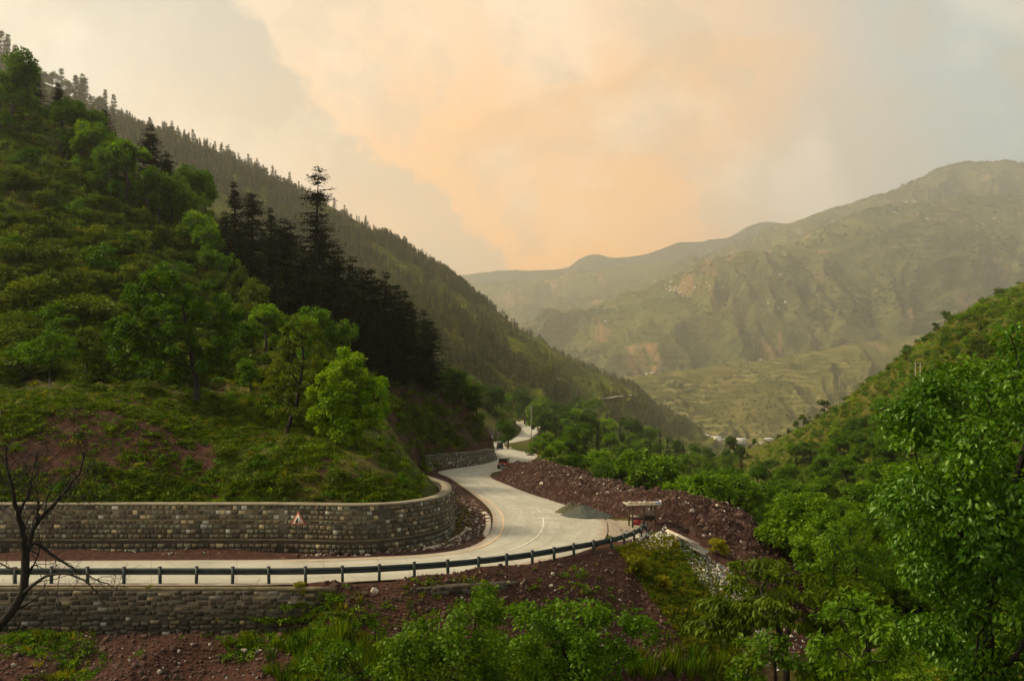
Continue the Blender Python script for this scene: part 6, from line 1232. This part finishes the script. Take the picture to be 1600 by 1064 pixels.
# bare tree on the left
r = np.random.default_rng(720); mbt = MB(); Yb = 15.0
def bp(px, py, dy=0.0): return np.array(P(px, py, Yb + dy))
limbs = [([(-110, 1500, 0), (-95, 1250, 0), (-70, 1100, 0), (-30, 1015, 0), (8, 968, 0), (34, 930, .1), (40, 892, .1), (40, 862, .1)], .165, .10), ([(40, 866, .1), (34, 828, 0), (22, 780, -.2), (14, 740, -.3), (8, 700, -.3)], .085, .02), ([(40, 872, .1), (48, 838, .3), (58, 815, .4), (80, 792, .5), (108, 758, .6), (124, 738, .6), (132, 705, .6)], .08, .015),
         ([(34, 930, .1), (60, 908, -.2), (88, 896, -.4), (112, 898, -.5), (140, 912, -.6), (165, 945, -.6)], .05, .01), ([(46, 850, .3), (60, 850, .6), (85, 868, .8), (118, 890, .9), (150, 905, .9), (190, 922, 1)], .045, .008), ([(30, 800, 0), (45, 770, -.3), (52, 735, -.5), (60, 700, -.6)], .035, .008),
         ([(58, 815, .4), (60, 780, .2), (50, 745, 0)], .03, .008), ([(34, 828, 0), (10, 800, .4), (-20, 775, .6), (-60, 740, .8)], .04, .01), ([(96, 772, .5), (130, 780, .3), (155, 800, .1)], .02, .006), ([(40, 890, .1), (10, 885, .5), (-30, 860, .9)], .035, .01)]
tw = []
for pts, ra, rb_ in limbs:
    c_ = catmull(np.array([bp(*p) for p in pts]), 22); c_ += r.normal(size=c_.shape) * .008; mbt.tube(c_, np.linspace(ra, rb_, 22) * .72, 8 if ra > .05 else 6, cap=False); tw.append((c_, rb_, ra))
def twig(start, d, L0, ra, lvl):
    n = 6; p = [start]; d = unit(d)
    for k in range(n): d = unit(d + r.normal(size=3) * .22 + np.array([0, 0, .10 if lvl < 2 else -.02])); p.append(p[-1] + d * L0 / n)
    mbt.tube(np.array(p), np.linspace(ra, ra * .35, n + 1), 4, cap=False)
    if lvl < 3:
        for _ in range(r.integers(2, 5)): k = r.integers(2, n + 1); twig(p[k], d + r.normal(size=3) * .75, L0 * r.uniform(.4, .7), ra * .6, lvl + 1)
for li, (c_, rb_, ra) in enumerate(tw):
    for _ in range(5 if li == 0 else 9):
        k = r.integers(14 if li == 0 else 5, 22); t_ = unit(c_[min(k + 1, 21)] - c_[k - 1]); twig(c_[k], t_ * .6 + r.normal(size=3) * .7 + [0, 0, .2], r.uniform(.4, 1.1), max(.005, ra * .15), 1)
o0 = bp(-110, 1500); g = zg(o0[0], o0[1]); e = empty('bare_tree', (o0[0], o0[1], g), label='leafless dark tree with crooked branches in front of the walls', cat='tree')
mbt.V = [v - np.array(e.location) for v in mbt.V]; nt = len(limbs); mbt.build('trunk', M['bark_dark'], e, smooth=True)

# ================================================================== haze in the valley air
def haze(density=1.25e-4, color=(0.995, 0.975, 0.945), aniso=0.68):
    m = bpy.data.materials.new('haze'); m.use_nodes = True; t = NT(m.node_tree)
    pv = t.n('ShaderNodeVolumePrincipled'); pv.inputs['Color'].default_value = (*color, 1); pv.inputs['Density'].default_value = density
    pv.inputs['Anisotropy'].default_value = aniso
    out = t.n('ShaderNodeOutputMaterial'); t.t.links.new(pv.outputs[0], out.inputs['Volume'])
    mb = MB(); mb.box((0, 3350, 570), (17000, 9900, 2220)); mb.build('haze', m, kind='stuff', label='warm valley haze')
haze()

# ================================================================== labels: each thing told from its look-alikes
bpy.context.view_layer.update()
ORD = ['first', 'second', 'third', 'fourth', 'fifth', 'sixth', 'seventh', 'eighth', 'ninth', 'tenth', 'eleventh', 'twelfth', 'thirteenth', 'fourteenth', 'fifteenth', 'sixteenth']; NUM = ['zero', 'one', 'two', 'three', 'four', 'five', 'six', 'seven', 'eight', 'nine', 'ten', 'eleven', 'twelve', 'thirteen', 'fourteen', 'fifteen', 'sixteen']
def short(k):
    return k.replace(' beside the dark grove', ' by the grove').replace(' of the broad tree', ' of broad tree')
def pick(v, table):
    for lim, ph in table:
        if v < lim: return ph
    return table[-1][1]
def relabel(group, noun, xb, yb, tone=True, size=True, s1=1.0, s2=1.5):
    obs = [o for o in bpy.data.objects if o.parent is None and o.get('group') == group]; sets = {}
    for o in obs:
        x, y, z = o.location; px, py = PXC + x / y * PXF, HOR - z / y * PXF; words = []
        s = o.scale[2]
        if size: words.append('small' if s < s1 else 'medium' if s < s2 else 'large')
        if tone and o.type == 'MESH' or (tone and o.children):
            me = o.data if o.type == 'MESH' else [c for c in o.children if c.name.startswith('crown')][0].data
            words.append({'leaf': 'green', 'leaf_olive': 'olive', 'leaf_bright': 'bright green', 'leaf_yellow': 'yellowish', 'needle': 'dark', 'needle_far': 'dark green'}.get(me.materials[0].name, 'green'))
        words.append(noun); words.append(pick(py, yb)); words.append(pick(px, xb)); k = ' '.join(w for w in words if w); sets.setdefault(k, []).append((px, py, o))
    for k, lst in sets.items():
        n = len(lst); lst.sort(key=lambda q: q[0])
        for i, (_, _, o) in enumerate(lst):
            o['label'] = k if n == 1 else k + ', ' + (('left of two' if i == 0 else 'right of two') if n == 2 else '%s of %s' % (ORD[i], NUM[n]) if n <= 16 else '')
            if n > 16 or len(o['label'].replace(',', '').split()) > 16: o['label'] = k
relabel('shrubs on the near hillside', 'shrub', [(75, 'at the far left'), (160, 'over the slender tree'), (250, 'left of the broad tree'), (340, 'above the broad tree'), (9999, 'beside the dark grove')], [(260, 'high'), (340, 'on the upper slope'), (420, 'on the middle slope'), (510, 'on the lower slope'), (9999, 'near the terrace')], s1=1.3, s2=1.8)
relabel('shrubs on the cut bank', 'shrub', [(660, 'beside the red path'), (710, 'over the grey wall'), (9999, 'at the road end')], [(640, 'on top of the bank'), (9999, 'on the cut bank')], s1=.9, s2=1.1)
relabel('shrubs on the right-hand hill', 'shrub', [(1290, 'at its low end'), (1380, 'left of the power pole'), (1470, 'near the power pole'), (1540, 'under the lone tree'), (9999, 'at the right edge')], [(560, 'near the ridge top'), (620, 'on the right hill'), (9999, 'above the wood')], s1=1.4, s2=1.9)
relabel('shrubs on the right-hand skyline', 'shrub on the right skyline', [(1290, 'at the low end'), (1400, 'beside the power mast'), (1480, 'below the lone tree'), (9999, 'beyond the lone tree')], [(9999, '')], s1=.9, s2=1.2)
relabel('shrubs on the turf bank', 'shrub on the turf bank', [(160, 'behind the bare tree'), (330, 'left of the sign'), (480, 'above the sign'), (9999, 'near the wall bend')], [(735, 'high up'), (9999, 'over the wall')], s1=.5, s2=.65)
relabel('wood on the right-hand hillside', 'tree', [(1230, 'at the foot of the right wood'), (1310, 'in the left part of the right wood'), (1390, 'in the middle of the right wood'), (1470, 'left of the close leafy tree'), (9999, 'behind the close leafy tree')], [(690, 'high'), (770, 'midway'), (850, 'lower'), (9999, 'lowest')], s1=.85, s2=1.1)
relabel('dark conifers in the grove', 'conifer', [(400, 'at the left end of the grove'), (470, 'left of the tallest conifer'), (530, 'around the tallest conifer'), (546, 'right of the tallest conifer'), (570, 'left of the grove middle'), (596, 'in the grove middle'), (640, 'right of the grove middle'), (9999, 'at the right end of the grove')], [(480, ''), (560, ''), (9999, '')], tone=False, s1=.75, s2=1.0)
relabel('trees scattered on the near hillside', 'tree', [(110, 'at the upper left'), (210, 'above the lone pine'), (290, 'below the lone pine'), (360, 'left of the grove'), (9999, 'below the grove')], [(300, 'near the hill crest'), (420, 'on the open hillside'), (9999, 'over the lower terrace')], s1=.8, s2=1.1)
relabel('trees on the bank above the road', 'tree', [(720, 'above the grey wall'), (9999, 'beside the painted panels')], [(640, 'on top of the bank'), (9999, 'on the road bank')], s1=.8, s2=1.1)
relabel('trees on the valley slope beyond the rubble', 'tree', [(870, 'beside the far road'), (930, 'left of the grey pole'), (1000, 'right of the grey pole'), (1070, 'behind the stall'), (9999, 'below the village')], [(670, 'high on the valley slope'), (720, 'on the valley slope'), (780, 'behind the rubble heap'), (9999, 'below the rubble heap')], s1=.9, s2=1.25)
relabel('conifers on the valley slope', 'conifer', [(930, 'left of the grey pole'), (1040, 'right of the grey pole'), (9999, 'below the village')], [(700, 'high on the valley slope'), (9999, 'low on the valley slope')], tone=False, s1=.6, s2=.72)
relabel('trees along the ridge crest', 'tree on the ridge crest', [(80, 'at the far left'), (160, 'above the bushy pines'), (240, 'above the lone pine'), (330, 'past the lone pine'), (420, 'left of the tallest conifer'), (500, 'behind the tallest conifer'), (590, 'right of the tallest conifer'), (680, 'above the grove end'), (760, 'at the crest shoulder'), (850, 'below the crest shoulder'), (930, 'above the far road'), (9999, 'at the ridge foot')], [(9999, '')], tone=True, s1=.66, s2=.9)
relabel('hamlet houses on the mountain', 'pale house', [(1000, 'above the spur road'), (1052, 'at the left of the main hamlet'), (1080, 'in the main hamlet'), (1140, 'at the right of the main hamlet'), (1240, 'above the terraced hill'), (1380, 'on the mid mountain shoulder'), (1450, 'under the summit'), (9999, 'on the right mountain flank')], [(400, 'high'), (445, 'upper'), (465, 'central'), (9999, 'low')], tone=False, s1=.68, s2=.8)
relabel('farmhouses on the terraced hill', 'tiny farmhouse on the terraced hill crest', [(1013, 'at the spur end'), (1019, 'near the spur end'), (1040, 'beside the spur grove'), (9999, 'farther up the crest')], [(9999, '')], tone=False, size=False)
relabel('village houses on the valley floor', 'pale-roofed house on the valley floor', [(1112, 'at the left of the row'), (1124, 'in the middle of the row'), (1145, 'at the right of the row'), (1170, 'standing apart'), (9999, 'beside the right ridge')], [(9999, '')], tone=False, s1=1.1, s2=1.2)
print('labels', len([o for o in bpy.data.objects if o.get('label')]), len({o['label'] for o in bpy.data.objects if o.get('label')}))
